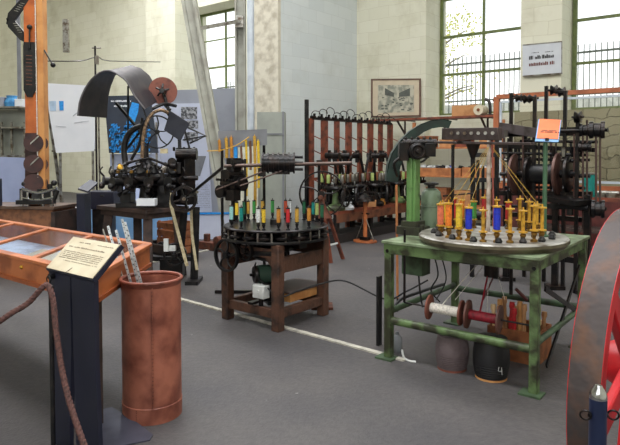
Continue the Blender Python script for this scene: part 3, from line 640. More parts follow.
DC = Vector((1.235, 3.99, .03)); dl = IW  # plate
b = B(); b.lathe([(.02, .800), (.46, .800), (.47, .828), (.482, .830), (.485, .848), (.478, .856), (.02, .856)], DC, n=80, closed=True); pl = b.build('braiding_plate', discm, t, True)
b = B(); b.lathe([(.467, .803), (.489, .829), (.489, .846), (.47, .83)], DC, n=80, closed=True); b.build('plate_edge', mat('plate_rim_brown', (110, 104, 84), .5, .3, (70, 64, 48), 9), pl, True)
for k in range(16):
    b = B(); a = 2*math.pi*(k+.5)/16; p = DC+Vector((math.cos(a), math.sin(a), 0))*.385+ZV*.856; b.lathe([(.021, 0), (.024, .012), (.018, .022), (.014, .03), (.006, .034)], p, n=12)
    b.build('guide_knob', black, pl, True)
# column and gear head
p0 = Vector((.775, 4.42, .03))
b = B(); b.box(p0+ZV*.83, (.19, .17, .06), Matrix.Rotation(ANG, 3, 'Z')); b.box(p0+ZV*.875, (.13, .13, .05), Matrix.Rotation(ANG, 3, 'Z')); b.cyl(p0+ZV*.80+U*.1-V*.05, p0+ZV*.88+U*.1-V*.05, .02); b.build('column_base', mat('oily_green', (56, 58, 44), .5, .2, (38, 34, 30), 12), t, True)
b = B(); b.box(p0+ZV*1.13, (.078, .075, .50), Matrix.Rotation(ANG, 3, 'Z')); b.box(p0+ZV*1.13-V*.043, (.03, .02, .5), Matrix.Rotation(ANG, 3, 'Z')); b.build('column', mat('column_green', (104, 144, 84), .45, .1, (64, 84, 50), 9, .48, .66), t, True, bevel=.006)
h0 = pz(415, 150, 4.42)
b = B(); b.box(h0, (.17, .14, .12), Matrix.Rotation(ANG, 3, 'Z')); b.cyl(h0+Vector((.0, -.12, -.01)), h0+Vector((0, .1, -.01)), .062, n=20); b.torus(h0+Vector((.0, -.125, -.01)), Vector((0, 1, 0)), .045, .012, 20); b.cyl(h0+Vector((-.09, 0, .05)), h0+Vector((.16, 0, .05)), .035); b.box(h0+Vector((.1, -.03, .0)), (.08, .1, .1)); b.box(h0+Vector((-.09, -.02, -.01)), (.07, .08, .14))
for k in range(5): b.cyl(h0+Vector((-.08+.045*k, -.07, .075)), h0+Vector((-.08+.045*k, -.07, .095)), .012, n=6)
b.tube([h0+Vector((-.1, -.03, -.05)), h0+Vector((-.16, -.03, -.1)), h0+Vector((-.13, 0, -.2))], .012, 6, 4); b.cyl(h0+Vector((0, -.15, -.01)), h0+Vector((0, -.11, -.01)), .018); b.build('gear_head', iron, t, True, bevel=.004)
outer = [(452, 121), (443, 119), (432, 120), (421, 124), (410, 131), (400, 141), (392, 153), (388, 165), (386, 181)]
inner = [(449, 128), (441, 127), (432, 128.5), (424, 132), (416, 138), (409, 147), (403, 158), (400, 169), (398, 183)]
zg = 4.6
b = B(); O2 = [pz(x, y, zg) for x, y in outer]; I2 = [pz(x, y, zg) for x, y in inner]
for i in range(8): b.prism([O2[i], O2[i+1], I2[i+1], I2[i]], (0, .012, 0))
b.loft(O2, [q+Vector((0, .11, 0)) for q in O2], .006); b.build('belt_guard', guardm, t, True, smooth=False)
b = B(); b.cyl(pz(415, 150, 4.52), pz(415, 150, 4.66), .03); b.beam(pz(412, 147, 4.59), pz(404, 143, 4.59), .03); b.wheel(pz(417, 151, 4.66), Vector((0, 1, 0)), .10, .015, 4, .03, .04); b.build('belt_pulley', iron, t, True)
e0 = pz(444, 134, 4.34); e1 = pz(500, 134, 3.93); ed = (e1-e0).normalized()
b = B(); b.beam(e0, e1, .05, .085); b.beam(e0-ed*.2-ZV*.062, e1+ed*.25-ZV*.062, .05, .018); b.build('overhead_arm', mat('arm_brown_iron', (76, 66, 66), .5, .4, (58, 48, 46), 12), t, True, bevel=.003)
for k in range(7): p = e0+ed*(.1+k*.06)+Vector((-.026, -.024, .005)); b = B(); b.cyl(p, p+Vector((-.004, -.008, 0)), .012, n=10); b.build('arm_bolt', steel, t, True)
b = B(); p = pz(464, 141, 4.2); b.cyl(Vector((p.x, p.y, p.z-.01)), Vector((p.x, p.y, p.z+.005)), .05); p = pz(453, 142, 4.27); b.cyl(Vector((p.x, p.y, .83)), Vector((p.x, p.y, 1.50)), .012); p = pz(473, 150, 4.12); b.cyl(p+Vector((-.0, 0, .04)), p+Vector((0, 0, -.06)), .05, .015); b.tube([pz(443, 196, 4.42), pz(475, 193, 4.3)], .007, 6); b.build('support_rod', iron, t, True)
cp = pz(489, 150, 3.99); b = B(); b.cyl((cp.x, cp.y, .886), (cp.x, cp.y, 1.55), .014); b.lathe([(.04, .0), (.04, .012), (.016, .02)], (cp.x, cp.y, .886)); b.build('centre_pole', mat('weathered_white_pole', (196, 184, 172), .5, .1, (140, 124, 112), 14), t, True)
b = B(); b.tube([pz(492, 140, 3.97), pz(494, 230, 3.94)], .006, 6); b.build('braid_line', mat('braid_red_brown', (140, 70, 60), .7), t, True)
# drive cable bits and box under the top
ub = B(); c = pz(416, 263, 4.35); ub.box(c, (.17, .13, .16), Matrix.Rotation(ANG, 3, 'Z')); ub.build('hanging_box', greend, t, True, bevel=.004)
ub = B(); ub.tube([c+Vector((.02, 0, -.08)), c+Vector((.03, 0, -.2)), c+Vector((.05, 0, -.33))], .007, 6, 4); ub.tube([pz(434, 255, 4.6), pz(438, 275, 4.6), pz(431, 290, 4.6), pz(440, 302, 4.6)], .006, 6, 6); ub.tube([pz(392, 313, 4.25), pz(400, 300, 4.45), pz(420, 292, 4.6), pz(444, 284, 4.8)], .012, 6, 6); ub.tube([pz(442, 258, 4.5), pz(446, 280, 4.5), pz(436, 300, 4.4)], .005, 6, 6); ub.build('hanging_cable', cord, t, True)
b = B(); b.cyl((DC.x, DC.y, .60), (DC.x, DC.y, .80), .05); b.box((DC.x, DC.y, .74), (.5, .08, .06), Matrix.Rotation(ANG, 3, 'Z')); b.lathe([(.12, 0), (.16, .01), (.16, .04), (.12, .05)], (DC.x-.12, DC.y, .70)); b.lathe([(.1, 0), (.12, .01), (.12, .04), (.1, .05)], (DC.x+.15, DC.y+.05, .69)); b.cyl((DC.x+.1, DC.y-.1, .5), (DC.x+.1, DC.y-.1, .78), .012); b.build('under_gears', iron, t, True)
b = B(); b.cyl(pz(500, 262, 4.1), pz(483, 300, 4.05), .006); b.cyl(pz(516, 289, 3.95), pz(527, 300, 3.95), .012); b.build('hanging_rod', mat('dark_red_rod', (90, 40, 42), .5), t, True)
# horizontal spools on an axle
ax0 = pz(424, 306, 3.93); ax1 = pz(506, 321, 3.66)
b = B(); dd = (ax1-ax0).normalized(); b.cyl(ax0-dd*.14, ax1+dd*.17, .006); b.beam(ax0-dd*.14, ax0-dd*.14+ZV*.5, .012); b.beam(ax1+dd*.17, ax1+dd*.17+ZV*.46, .012); b.build('spool_axle', iron, t, True)
def big_spool(c, axis, L, R1, r, tm, fm_, label):
    t = thing('flanged_spool', label, 'spool', c)
    b = B(); b.cyl(-axis*L/2, axis*L/2, r*.6); b.build('core', fm_, t)
    for s_ in (-1, 1):
        b = B(); b.lathe([(.012, -.009), (R1*.8, -.01), (R1, -.006), (R1, .006), (R1*.8, .01), (.012, .009)], axis*s_*L/2, axis, 32, True); b.build('flange', fm_, t)
    n = 14; pr = []
    for k in range(n): z0 = -L/2+.01+(L-.02)*k/n; pr += [(r*.94, z0), (r, z0+(L-.02)/n*.5)]
    b = B(); b.lathe([(r*.5, -L/2+.01)]+pr+[(r*.5, L/2-.01)], (0, 0, 0), axis, 24); b.build('thread', tm, t); return t
m_ = ax0+dd*.155
big_spool(ax0+dd*.145, dd, .215, .082, .033, whitet, rustd, 'wooden-flanged spool wound with white thread under the green table')
big_spool(ax0+dd*.395, dd, .20, .092, .032, redt, mat('brown_flange', (96, 60, 52), .6, 0, (70, 44, 40), 10), 'brown-flanged spool wound with dark red thread under the green table')
for (p, q_, m_, r_) in ((pz(442, 305, 3.85), pz(485, 255, 4.1), whitet, .003), (pz(480, 312, 3.75), pz(492, 255, 4.1), redt, .006), (pz(455, 300, 3.9), pz(487, 262, 4.1), whitet, .0018), (pz(489, 262, 4.1), pz(487, 316, 3.75), whitet, .0018), (pz(494, 262, 4.1), pz(505, 300, 3.9), whitet, .0018)):
    b = B(); b.tube([p, q_], r_, 5); tag(origin(b.build('feed_thread', m_), p), {whitet: 'white feed thread rising to the plate from under the green table', redt: 'thick dark red feed thread rising from the red spool'}[m_], 'thread', 'feed threads under the green table')
def tub(px, py, z, rr, h, m, lm, label, extra=None):
    c = ph(px, py); t = thing('thread_cone', label, 'thread package', c)
    n = 16; pr = [(rr*.82, .012)]
    for k in range(n+1):
        u = k/n; R_ = rr*(.86+.14*math.sin(math.pi*min(u*1.0, 1))); pr += [(R_, .014+(h-.03)*u), (R_*.985, .014+(h-.03)*(u+.4/n))]
    b = B(); b.lathe([(.001, .012)]+pr+[(.001, h)], n=36); b.build('winding', m, t)
    b = B(); b.lathe([(.001, 0), (rr*.86, 0), (rr*.86, .012), (.001, .012)], n=30); b.build('end_disc', lm, t); return t
tub(452, 368, 0, .112, .235, greyt, rustd, 'large grey-brown thread package on the floor under the green table')
tk = tub(491, 377, 0, .116, .27, blackt, palewood, 'large black thread package marked 4 under the green table')
c = tk.location; b = B()
def on(px, py): 
    d = ray(px, py); o = Vector((0, 0, CAMH)); 
    # point on the package's side
    a2 = d.x**2+d.y**2; b2 = -2*(d.x*c.x+d.y*c.y); c2 = c.x**2+c.y**2-.119**2; s_ = (-b2-math.sqrt(max(b2*b2-4*a2*c2, 0)))/(2*a2); return o+d*s_
b.tube([on(499, 367), on(498.2, 371), on(500, 371.5), on(502.2, 371)], .0022, 5); b.tube([on(501.6, 367.5), on(502, 375)], .0022, 5); b.build('chalk_number', whiteplastic, tk, True)
# crate of cones/rods
c = ph(514, 362); t = thing('wooden_crate', 'pale wooden crate holding upright wooden spindles under the green table', 'crate', c+V*.16-U*.02, ANG)
b = B(); 
for cc_, s in (((0, -.15, .11), (.34, .015, .22)), ((0, .15, .11), (.34, .015, .22)), ((-.17, 0, .11), (.015, .3, .22)), ((.17, 0, .11), (.015, .3, .22)), ((0, 0, .01), (.33, .29, .012))): b.box(cc_, s)
b.build('boards', cratewood, t, bevel=.002)
q = random.Random(5)
spm = [palewood, mat('pale_spindle', (222, 186, 142), .5), THREAD['red'], mat('tan_spindle', (178, 132, 92), .5)]
sn = ['thick wooden', 'pale wooden', 'red-wound', 'dark wooden']
k = 0
for i in range(5):
    for j in range(3):
        x = -.13+i*.065; y = -.11+j*.1; tx = q.uniform(-.05, .03)+.02*(i-2); h = q.uniform(.33, .42)-.02*abs(i-2)
        base = t.matrix_basis@Vector((x, y, .018)) if False else wm(t)@Vector((x, y, .018)); top = wm(t)@Vector((x+tx*.8, y+.03, h))
        mm = spm[(i*2+j*3+1) % 4] if not (i == 2 and j == 0) else spm[2]
        b = B(); b.lathe([(.014, 0), (.020, .02), (.016, (top-base).length*.5), (.013, (top-base).length*.85), (.020, (top-base).length*.9), (.017, (top-base).length)], base, top-base, 12)
        o = b.build('wooden_spindle', mm); tag(origin(o, base), {0: 'brown turned', 1: 'pale turned', 2: 'red-wound', 3: 'dark turned'}[spm.index(mm)]+' spindle standing in the crate under the green table', 'spindle', 'spindles in the crate')
# small items by the left leg
c = ph(397, 352); b = B(); b.lathe([(.001, 0), (.035, 0), (.037, .01), (.037, .10), (.02, .125), (.014, .13), (.014, .15), (.001, .15)], c, n=20); tag(origin(b.build('plastic_bottle', mat('clear_plastic', (120, 124, 128), .2)), c), 'small pale plastic bottle on the floor behind the front left green leg', 'bottle')
c = ph(379, 345); b = B(); b.box((c.x, c.y, .26), (.02, .05, .52), Matrix.Rotation(ANG, 3, 'Z')); tag(origin(b.build('dark_board', black), c), 'narrow dark board standing behind the front left green leg', 'board')
b = B(); b.tube([ph(402, 353)+ZV*.02, ph(404, 359)+ZV*.01, ph(409, 362)+ZV*.008, ph(416, 363)+ZV*.008], .008, 6, 4); tag(b.build('floor_plug', whiteplastic), 'short white cable end lying by the green table leg', 'cable')
# gas bottle
c = pz(431, 229, 4.53); c.z = .83
t = thing('metal_flask', 'green-grey metal flask with dark cap behind the green column', 'flask', c)
b = B(); b.lathe([(.001, 0), (.068, 0), (.076, .012), (.078, .05), (.078, .27), (.070, .31), (.045, .335), (.03, .34), (.001, .34)], n=32); b.torus((0, 0, .2), ZV, .077, .004); b.build('body', greenb, t)
b = B(); b.lathe([(.001, .335), (.028, .335), (.028, .36), (.055, .365), (.055, .378), (.03, .385), (.001, .385)], n=24); b.build('cap', black, t)
# orange sign on a green pole
t = thing('orange_sign', 'orange text card on a green pole above the round plate', 'sign', (1.555, 3.90, .886))
b = B(); b.cyl((0, 0, 0), (0, 0, .63), .0145, n=16); b.lathe([(.03, 0), (.03, .01), (.015, .014)]); b.build('pole', mat('sign_pole_green', (74, 110, 84), .4, .2), t)
s0, s1, s2, s3 = pz(535.5, 141, 3.88), pz(558.5, 142, 3.83), pz(561.5, 120, 3.94), pz(539, 119, 3.99)
b = B(); b.prism([s0, s1, s2, s3], (0, .012, -.004)); b.build('backing', bluep, t, True)
b = B(); n_ = (s1-s0).cross(s3-s0).normalized(); 
ux = (s1-s0).normalized(); uy = (s3-s0).normalized(); b.prism([s0+ux*.004+uy*.022+n_*.001, s1-ux*.004+uy*.022+n_*.001, s2-uy*.002-ux*.006+n_*.001, s3-uy*.002+ux*.004+n_*.001], n_*.003); cd_ = b.build('card', orangesign, t, True)
b = B(); scribble(b, s0+ux*.03+uy*.088+n_*.0045, ux, uy, .085, .010, 1, 1, .7, 14); scribble(b, s0+ux*.016+uy*.074+n_*.0045, ux, uy, .115, .012, 1, 2, .8, 18); b.build('printed_text', ink, cd_, True)
b = B(); b.box((s0+s1)/2+ZV*.008+n_*.008, (.022, .01, .02)); b.build('clip', black, t, True)
# bobbins on the plate
proto = None
cols3 = [(441, 0, 'salmon', 'salmon pink'), (449, 0, 'orange', 'orange'), (469.5, 0, 'blue', 'blue'), (484, 0, 'gold', 'bare brass'), (497.5, 0, 'blue', 'blue'), (511, 0, 'gold', 'bare brass'), (524, 0, 'gold', 'bare brass'), (535, 0, 'gold', 'bare brass'), (543, 0, 'gold', 'bare brass'),
         (443, 1, 'yellow', 'yellow'), (454, 1, 'red', 'red'), (462, 1, 'orange', 'orange'), (474, 1, 'green', 'green'), (485, 1, 'red', 'red'), (497, 1, 'gold', 'bare brass'), (509, 1, 'red', 'red'), (520.5, 1, 'gold', 'bare brass'), (530, 1, 'gold', 'bare brass'), (538, 1, 'gold', 'bare brass'), (459.5, 0, 'yellow', 'yellow')]
bobs = []
for i, (px, rear, cn, nm) in enumerate(cols3):
    best = None
    for k in range(720):
        a = 2*math.pi*k/720; p = DC+Vector((math.cos(a), math.sin(a), 0))*(.362 if rear == 0 else .352)+ZV*.856
        if (p.y > DC.y) != bool(rear): continue
        e_ = abs(CX+F*p.x/p.y-px)
        if best is None or e_ < best[0]: best = (e_, p, a)
    _, p, a = best
    lab = '%s bobbin in the %s of the ring on the green table' % (nm, 'back' if rear else 'front')
    if nm == 'blue': lab = 'blue bobbin %s of the white pole on the green table' % ('left' if px < 480 else 'right')
    if nm == 'red' and rear: lab = 'red bobbin at the back of the green table ring, ' + {454: 'beside the orange one', 485: 'just left of the white pole', 509: 'right of the white pole'}[px]
    if nm == 'bare brass': lab = ['bare brass spindle just left of the white pole', 0, 'first bare brass spindle right of the blue bobbin', 'second bare brass spindle right of the blue bobbin', 'front bare brass spindle, next to last before the green pole', 'front bare brass spindle beside the green pole'][{484: 0, 511: 2, 524: 3, 535: 4, 543: 5}[px]] if not rear else 'back-row bare brass spindle ' + {497: 'behind the right blue bobbin', 520.5: 'first to the right of the red one', 530: 'second to the right of the red one', 538: 'nearest the green pole'}[px]
    if proto is None: proto = make_bobbin('tall_bobbin', p, .225, .022, THREAD[cn], brass, lab, 'bobbin', 'tall bobbins on the green table'); o = proto; proto.rotation_euler.z = a+math.pi
    else:
        o = dup(proto, p, a+math.pi, lab, {'thread': THREAD[cn] if cn != 'gold' else brass})
        if cn == 'gold':
            for ch in o.children:
                if ch.name.startswith('thread'): ch.scale = (.55, .55, 1)
    if proto is not o: o.scale = (1, 1, (.94, 1.0, 1.07)[(i*5) % 3])
    bobs.append((p+ZV*.22, rear))
topc = pz(490, 144, 3.99)
for i in (0, 1, 2, 7, 8, 10, 11, 18, 19):
    p, rear = bobs[i]; b = B(); b.tube([p-ZV*.02, (p+topc)/2-ZV*.012, topc], .0014, 5, 5); o = b.build('yellow_yarn', yellowt); tag(origin(o, p), 'thin yellow yarn running from a bobbin up to the arm over the green table', 'yarn', 'yellow yarns over the green table')
# ================================================================== LEFT BRAIDING MACHINE
Z1 = 6.9
def q1(px, py, dz=0.0): return pz(px, py, Z1+dz)
YV = Vector((0, 1, 0)); XV = Vector((1, 0, 0))
T1 = Vector((-1.99, 6.98, 0))
t = thing('work_table', 'dark stained wooden work table under the left black machine', 'table', T1, ANG)
b = B(); b.box((0, 0, .785), (.98, .60, .05)); b.box((0, -.02, .73), (.90, .5, .06)); b.build('table_top', darkwood, t, bevel=.006)
for x, y, sx_, sy in ((-.38, -.2, -.1, -.04), (.38, -.2, .05, -.04), (-.38, .2, -.05, .04), (.38, .2, .05, .04)):
    b = B(); b.beam((x, y, .72), (x+sx_, y+sy, 0), .10, .09); b.build('leg', darkwood, t, bevel=.005)
b = B(); b.box((0, .2, .28), (.85, .05, .09)); b.build('stretcher', darkwood, t)
t = thing('arched_braiding_machine', 'black cast-iron braiding machine under a curved sheet hood on a dark table', 'braiding machine', (q1(145, 208).x, Z1, .81), ANG)
m1 = t
b = B(); c = q1(147, 204); b.box(c+ZV*-.0, (.62, .36, .05)); b.cyl(c, c+ZV*.26, .10, .07); b.box(q1(128, 198), (.12, .2, .12)); b.box(q1(165, 195, -.05), (.14, .14, .22)); b.tube([q1(118, 196, -.1), q1(135, 186), q1(147, 190)], .025, 8, 4); b.tube([q1(150, 203, -.2), q1(160, 190), q1(172, 178)], .025, 8, 4); b.build('base', black, t, True)
rc = q1(146, 176)
b = B(); b.lathe([(.02, -.035), (.34, -.045), (.36, -.02), (.36, 0), (.33, .012), (.02, .03)], rc, ZV, 40, True); b.build('track_ring', iron, t, True)
b = B(); b.lathe([(.02, -.10), (.27, -.10), (.28, -.085), (.27, -.07), (.02, -.07)], rc, ZV, 40, True); b.cyl(rc-ZV*.2, rc+ZV*.1, .06); b.build('lower_ring', black, t, True)
qq = random.Random(11)
for k in range(14):
    a = 2*math.pi*k/14+.1; d = Vector((math.cos(a), math.sin(a), 0)); p = rc+d*.37; b = B()
    b.cyl(p-d*.05+ZV*-.06, p+d*.10+ZV*-.05, .042, n=12); b.cyl(p+d*.10+ZV*-.05, p+d*.115+ZV*-.05, .055, n=12); b.cyl(p+ZV*-.03, p+ZV*.05, .022, n=10); b.lathe([(.02, .03), (.034, .035), (.034, .045), (.012, .05), (.012, .075), (.03, .08)], p-d*.02, ZV, 12)
    b.beam(p+d*.02+ZV*.02, rc+d*.12+ZV*.12, .014); b.tube([p+d*.1, p+d*.15+ZV*.06, p+d*.12+ZV*.11], .008, 6, 3); b.ball(p+d*.13+ZV*-.10, .035, 10); b.box(p+ZV*-.13, (.05, .05, .07))
    b.build('bobbin_carrier', iron if k % 3 else black, t, True)
    b = B(); b.lathe([(.012, .0), (.02, .004), (.02, .03), (.012, .034)], p+d*.03+ZV*.045, ZV, 10); b.build('carrier_cap', brassd if k % 4 else steel, t, True)
b = B(); c = q1(119, 168, -.35); b.lathe([(.001, 0), (.028, .0), (.03, .04), (.001, .045)], c, Vector((.5, -.5, .3)), 14); b.build('brass_cap', brass, t, True)
b = B(); b.cyl(rc, rc+ZV*.36, .045, .03); b.lathe([(.02, .2), (.09, .16), (.12, .1), (.02, .1)], rc, ZV, 24, True); b.tube([rc+ZV*.12+Vector((-.25, -.15, 0)), rc+ZV*.2, rc+ZV*.12+Vector((.25, .1, 0))], .014, 6, 4); b.cyl(q1(124, 163, -.2), q1(150, 158, -.1), .014); b.cyl(q1(150, 158, -.2), q1(182, 172, -.1), .014); b.build('centre_spindle', iron, t, True)
b = B(); q_r = random.Random(31)
for k in range(26):
    a = q_r.uniform(0, 6.28); rr_ = q_r.uniform(.1, .42); z_ = q_r.uniform(-.17, .02); c = rc+Vector((math.cos(a)*rr_, math.sin(a)*rr_, z_)); L_ = q_r.uniform(.04, .1)
    dv_ = Vector((q_r.uniform(-1, 1), q_r.uniform(-1, 1), q_r.uniform(-.6, .6))).normalized()
    if k % 3: b.cyl(c-dv_*L_, c+dv_*L_, q_r.uniform(.015, .04), n=10)
    else: b.box(c, (L_*1.4, .06, .07), Matrix.Rotation(a, 3, 'Z'))
b.build('cam_gear', iron, t, True)
for k in range(10):
    a = .3+k*.63; c = rc+Vector((math.cos(a), math.sin(a), 0))*.25+ZV*.05; b = B(); b.lathe([(.02, 0), (.05, .0), (.055, .02), (.02, .06), (.016, .1), (.024, .11)], c, Vector((math.cos(a)*.5, math.sin(a)*.5, 1)), 14); b.build('cam_cap', steel if k % 4 == 1 else black, t, True)
# right-hand pedestal and gear heads
b = B()
b.box(q1(186, 178), (.15, .16, .48), Matrix.Rotation(ANG, 3, 'Z')); b.box(q1(185, 200), (.22, .2, .10), Matrix.Rotation(ANG, 3, 'Z')); b.cyl(q1(176, 154, -.12), q1(196, 154, -.12), .055); b.cyl(q1(192, 154, -.15), q1(197, 154, -.15), .07); b.box(q1(186, 150), (.22, .1, .05)); b.cyl(q1(172, 162, -.2), q1(172, 162, .1), .05); b.box(q1(176, 168, -.1), (.13, .1, .13)); b.cyl(q1(168, 178, -.1), q1(198, 178, -.1), .028)
for k in range(5): b.cyl(q1(174+5*k, 147), q1(174+5*k, 151), .016, n=6); b.cyl(q1(170, 166+7*k, -.2), q1(176, 166+7*k, -.2), .03, n=10)
b.build('pedestal', iron, t, True, bevel=.004)
b = B(); b.wheel(q1(184, 199, -.50), Vector((.1, -1, 0)), .145, .03, 4, .04, .06); b.build('handwheel', iron, t, True)
b = B(); b.cyl(q1(184, 199, -.58), q1(184, 199, .1), .02); b.cyl(q1(190, 196, -.42), q1(197, 192, -.55), .017); b.build('crank_handle', steel, t, True)
# wheel and arch above
b = B(); b.wheel(q1(157, 132, .15), Vector((-.35, 1, 0)), .20, .016, 5, .03, .035, .1); b.build('upper_wheel', black, t, True)
b = B(); b.tube([q1(126, 166, .1), q1(124, 150, .1), q1(127, 137, .1), q1(134, 129, .1), q1(143, 126, .1), q1(146, 128, .1)], .035, 10, 5); b.tube([q1(126, 150, .12), q1(140, 132, .12)], .015, 6); b.tube([q1(131, 160, .1), q1(140, 142, .1), q1(142, 118, .1)], .018, 8, 4); b.build('curved_bracket', black, t, True)
b = B(); b.tube([q1(142, 158, -.15), q1(143, 140, -.15), q1(146, 124, -.15), q1(152, 114, -.1), q1(161, 110, -.1), q1(168, 113, -.05)], .02, 10, 6); b.build('arched_tube', mat('tarnished_tube', (150, 124, 98), .4, .5, (84, 66, 54), 40), t, True)
b = B(); b.tube([q1(168, 113, .05), q1(178, 130, .1), q1(180, 152, .05)], .022, 8, 4); b.cyl(q1(163, 91, .12), q1(169, 112, .1), .02); b.tube([q1(152, 109, 0), q1(164, 104, .05), q1(176, 106, 0)], .02, 8, 4)
b.beam(q1(116, 103, .3), q1(140, 131, .2), .03); b.beam(q1(158, 97, .3), q1(170, 110, .1), .03); b.tube([q1(189, 128, -.1), q1(206, 136, -.2), q1(190, 143, -.1)], .012, 6); b.beam(q1(183, 140), q1(206, 136, -.2), .014); b.beam(q1(183, 124, -.05), q1(190, 150), .018); b.build('support_arm', black, t, True)
b = B(); p4 = [q1(170, 111, -.1), q1(189, 123, -.25), q1(180, 141, -.25), q1(164, 130, -.1)]; b.prism(p4, (.006, .012, 0)); b.build('side_shield', mat('shield_grey', (56, 58, 68), .45, .3), t, True, smooth=False)
b = B(); b.box(q1(164, 151, -.15), (.085, .02, .055)); b.build('name_tag', cream, t, True)
Ah = [(78, 116), (79.5, 103), (83, 93), (88, 84), (95, 76), (104, 71), (112, 71.5), (120, 76), (127, 82), (134, 95), (145, 109)]
Bh = [(107, 118), (107.5, 107), (108.5, 96), (111, 86), (115, 76), (122, 69), (131, 65.5), (141, 69), (149, 76), (155, 86), (162, 99)]
b = B(); b.loft([q1(x, y, -.35) for x, y in Ah], [q1(x, y, .35) for x, y in Bh], .008); b.build('curved_hood', sheetm, t, True)
b = B(); b.tube([q1(x, y, -.35) for x, y in Ah], .010, 6, 2); b.build('hood_edge', mat('hood_edge_grey', (96, 92, 96), .5, .4), t, True)
b = B(); b.beam(q1(134, 82, .0), q1(150, 128, .05), .018); b.beam(q1(128, 86, .2), q1(128, 140, .1), .016); b.build('hood_stay', black, t, True)
b = B(); b.lathe([(.02, -.006), (.165, -.006), (.168, 0), (.165, .006), (.02, .006)], q1(163, 91, .15), Vector((.35, -1, .1)), 40, True); b.build('friction_disc', rustd, t, True)
b = B(); c = q1(163, 91, .08)
b.cyl(c-YV*.06, c+YV*.1, .03)
for k in range(5): a = 2*math.pi*k/5+.2; b.tube([c, c+Vector((math.cos(a)*.04, -.05, math.sin(a)*.04)), c+Vector((math.cos(a)*.08, -.03, math.sin(a)*.08))], .012, 6)
b.build('spider_hub', black, t, True)
b = B(); b.box(q1(147, 202, -.42), (.20, .12, .075)); tag(origin(b.build('white_carton', whitep), q1(147, 206, -.42)), 'small white carton on the dark table below the arched machine', 'carton')
# drive stand and belts
dsb = q1(194, 283, -.40); dsb.z = 0
t = thing('belt_drive_stand', 'dark iron drive stand with cream belts right of the left machine', 'drive stand', dsb)
b = B(); b.beam(dsb, q1(196, 207, -.3), .07, .05); b.box(dsb+ZV*.02, (.14, .3, .04)); b.beam(dsb+Vector((-.25, .35, .0)), q1(184, 212, -.1), .06); b.box(dsb+Vector((-.3, .25, .22)), (.5, .05, .05)); b.build('frame', black, t, True)
b = B(); b.wheel(dsb+Vector((-.22, .05, .3)), Vector((.1, -1, 0)), .13, .02, 5, .03, .05); b.cyl(dsb+Vector((-.22, -.05, .3)), dsb+Vector((-.22, .3, .3)), .02); b.box(dsb+Vector((-.3, .3, .12)), (.26, .2, .2)); b.build('lower_pulley', iron, t, True)
def belt(pts, wd, mm, nm='flat_belt'):
    b = B(); P_ = [Vector(p) for p in pts]
    for i in range(len(P_)-1): b.beam(P_[i], P_[i+1], wd, .006, Vector((0, 1, 0)))
    return b.build(nm, mm, t, True)
belt([q1(172, 193, -.39), q1(171, 205, -.39), q1(180, 240, -.40), q1(187, 266, -.42)], .035, cream)
belt([q1(191, 208, -.39), q1(192, 235, -.4), q1(197, 270, -.42)], .03, cream)
b = B(); b.box(dsb+Vector((-.30, -.02, .42)), (.05, .03, .14)); b.box(dsb+Vector((-.24, .02, .38)), (.07, .05, .06)); b.build('white_fitting', whiteplastic, t, True)
b = B(); b.cyl(q1(187, 197, -.3), pz(222, 168, 5.6), .016); tag(origin(b.build('transmission_rod', iron), q1(187, 197, -.3)), 'long dark iron rod joining the arched machine to the wooden-stand machine', 'rod')
# striped crate on the floor behind
c = pz(178, 243, 8.3); c.z = 0; t = thing('slatted_crate', 'brown slatted wooden crate on the floor behind the drive stand', 'crate', c, ANG)
b = B()
for k in range(4): b.box((0, -.18, .09+k*.11), (.46, .015, .085)); b.box((.23, 0, .09+k*.11), (.015, .36, .085)); b.box((0, .18, .09+k*.11), (.46, .015, .085)); b.box((-.23, 0, .09+k*.11), (.015, .36, .085))
for x in (-.21, .21):
    for y in (-.16, .16): b.box((x, y, .24), (.03, .03, .48))
b.box((0, 0, .04), (.44, .34, .015)); b.build('slats', cratewood, t)
# dark platform with odd parts near it
for (px, py, w_, h_, m_, lab) in ((214, 246, .5, .12, rust, 'low rusty iron part on the floor at the left foot of the wooden stand machine'), (160, 250, .45, .10, iron, 'low black iron part on the floor under the arched machine')):
    c = ph(px, py+4); t = thing('floor_casting', lab, 'casting', c, ANG); b = B(); b.box((0, 0, h_/2), (w_, .16, h_)); b.cyl((-w_*.3, 0, h_), (-w_*.3, 0, h_*1.9), .05); b.cyl((w_*.3, -.1, h_*1.3), (w_*.3, .1, h_*1.3), .07); b.build('casting_body', m_, t, bevel=.01)
# ================================================================== FAR LEFT: orange post on wooden box
c = ph(30, 262, 0); cx_ = pz(33, 205, 7.0)
t = thing('wooden_cabinet', 'brown wooden cabinet with dark top under the tall orange post', 'cabinet', (pz(20, 205, 7.0).x, 7.15, 0), R(-8))
b = B(); b.box((-.05, 0, .40), (1.1, .5, .76)); b.build('body', mat('cabinet_wood', (132, 88, 62), .6, 0, (92, 62, 48), 12, bump=.1), t, bevel=.005)
b = B(); b.box((-.05, 0, .795), (1.16, .56, .035)); b.build('cabinet_top', mat('cabinet_top_wood', (96, 74, 62), .5, 0, (70, 54, 46), 6), t, bevel=.004)
b = B(); b.box((.52, -.02, .4), (.05, .52, .7)); b.build('corner_post', darkwood, t)
P0 = Vector((pz(33, 205, 7.0).x, 7.0, .815))
t = thing('tall_orange_post', 'tall orange wooden post with black plates and dark discs on the cabinet', 'post', P0)
def o7(px, py, dz=0): return pz(px, py, 7.0+dz)
b = B(); b.box(((o7(24.5, 0).x+o7(36.5, 0).x)/2, 7.0, 2.65), (.145, .05, 3.67)); b.build('front_plank', mat('orange_plank', (190, 102, 46), .45, 0, (158, 78, 34), 5), t, True)
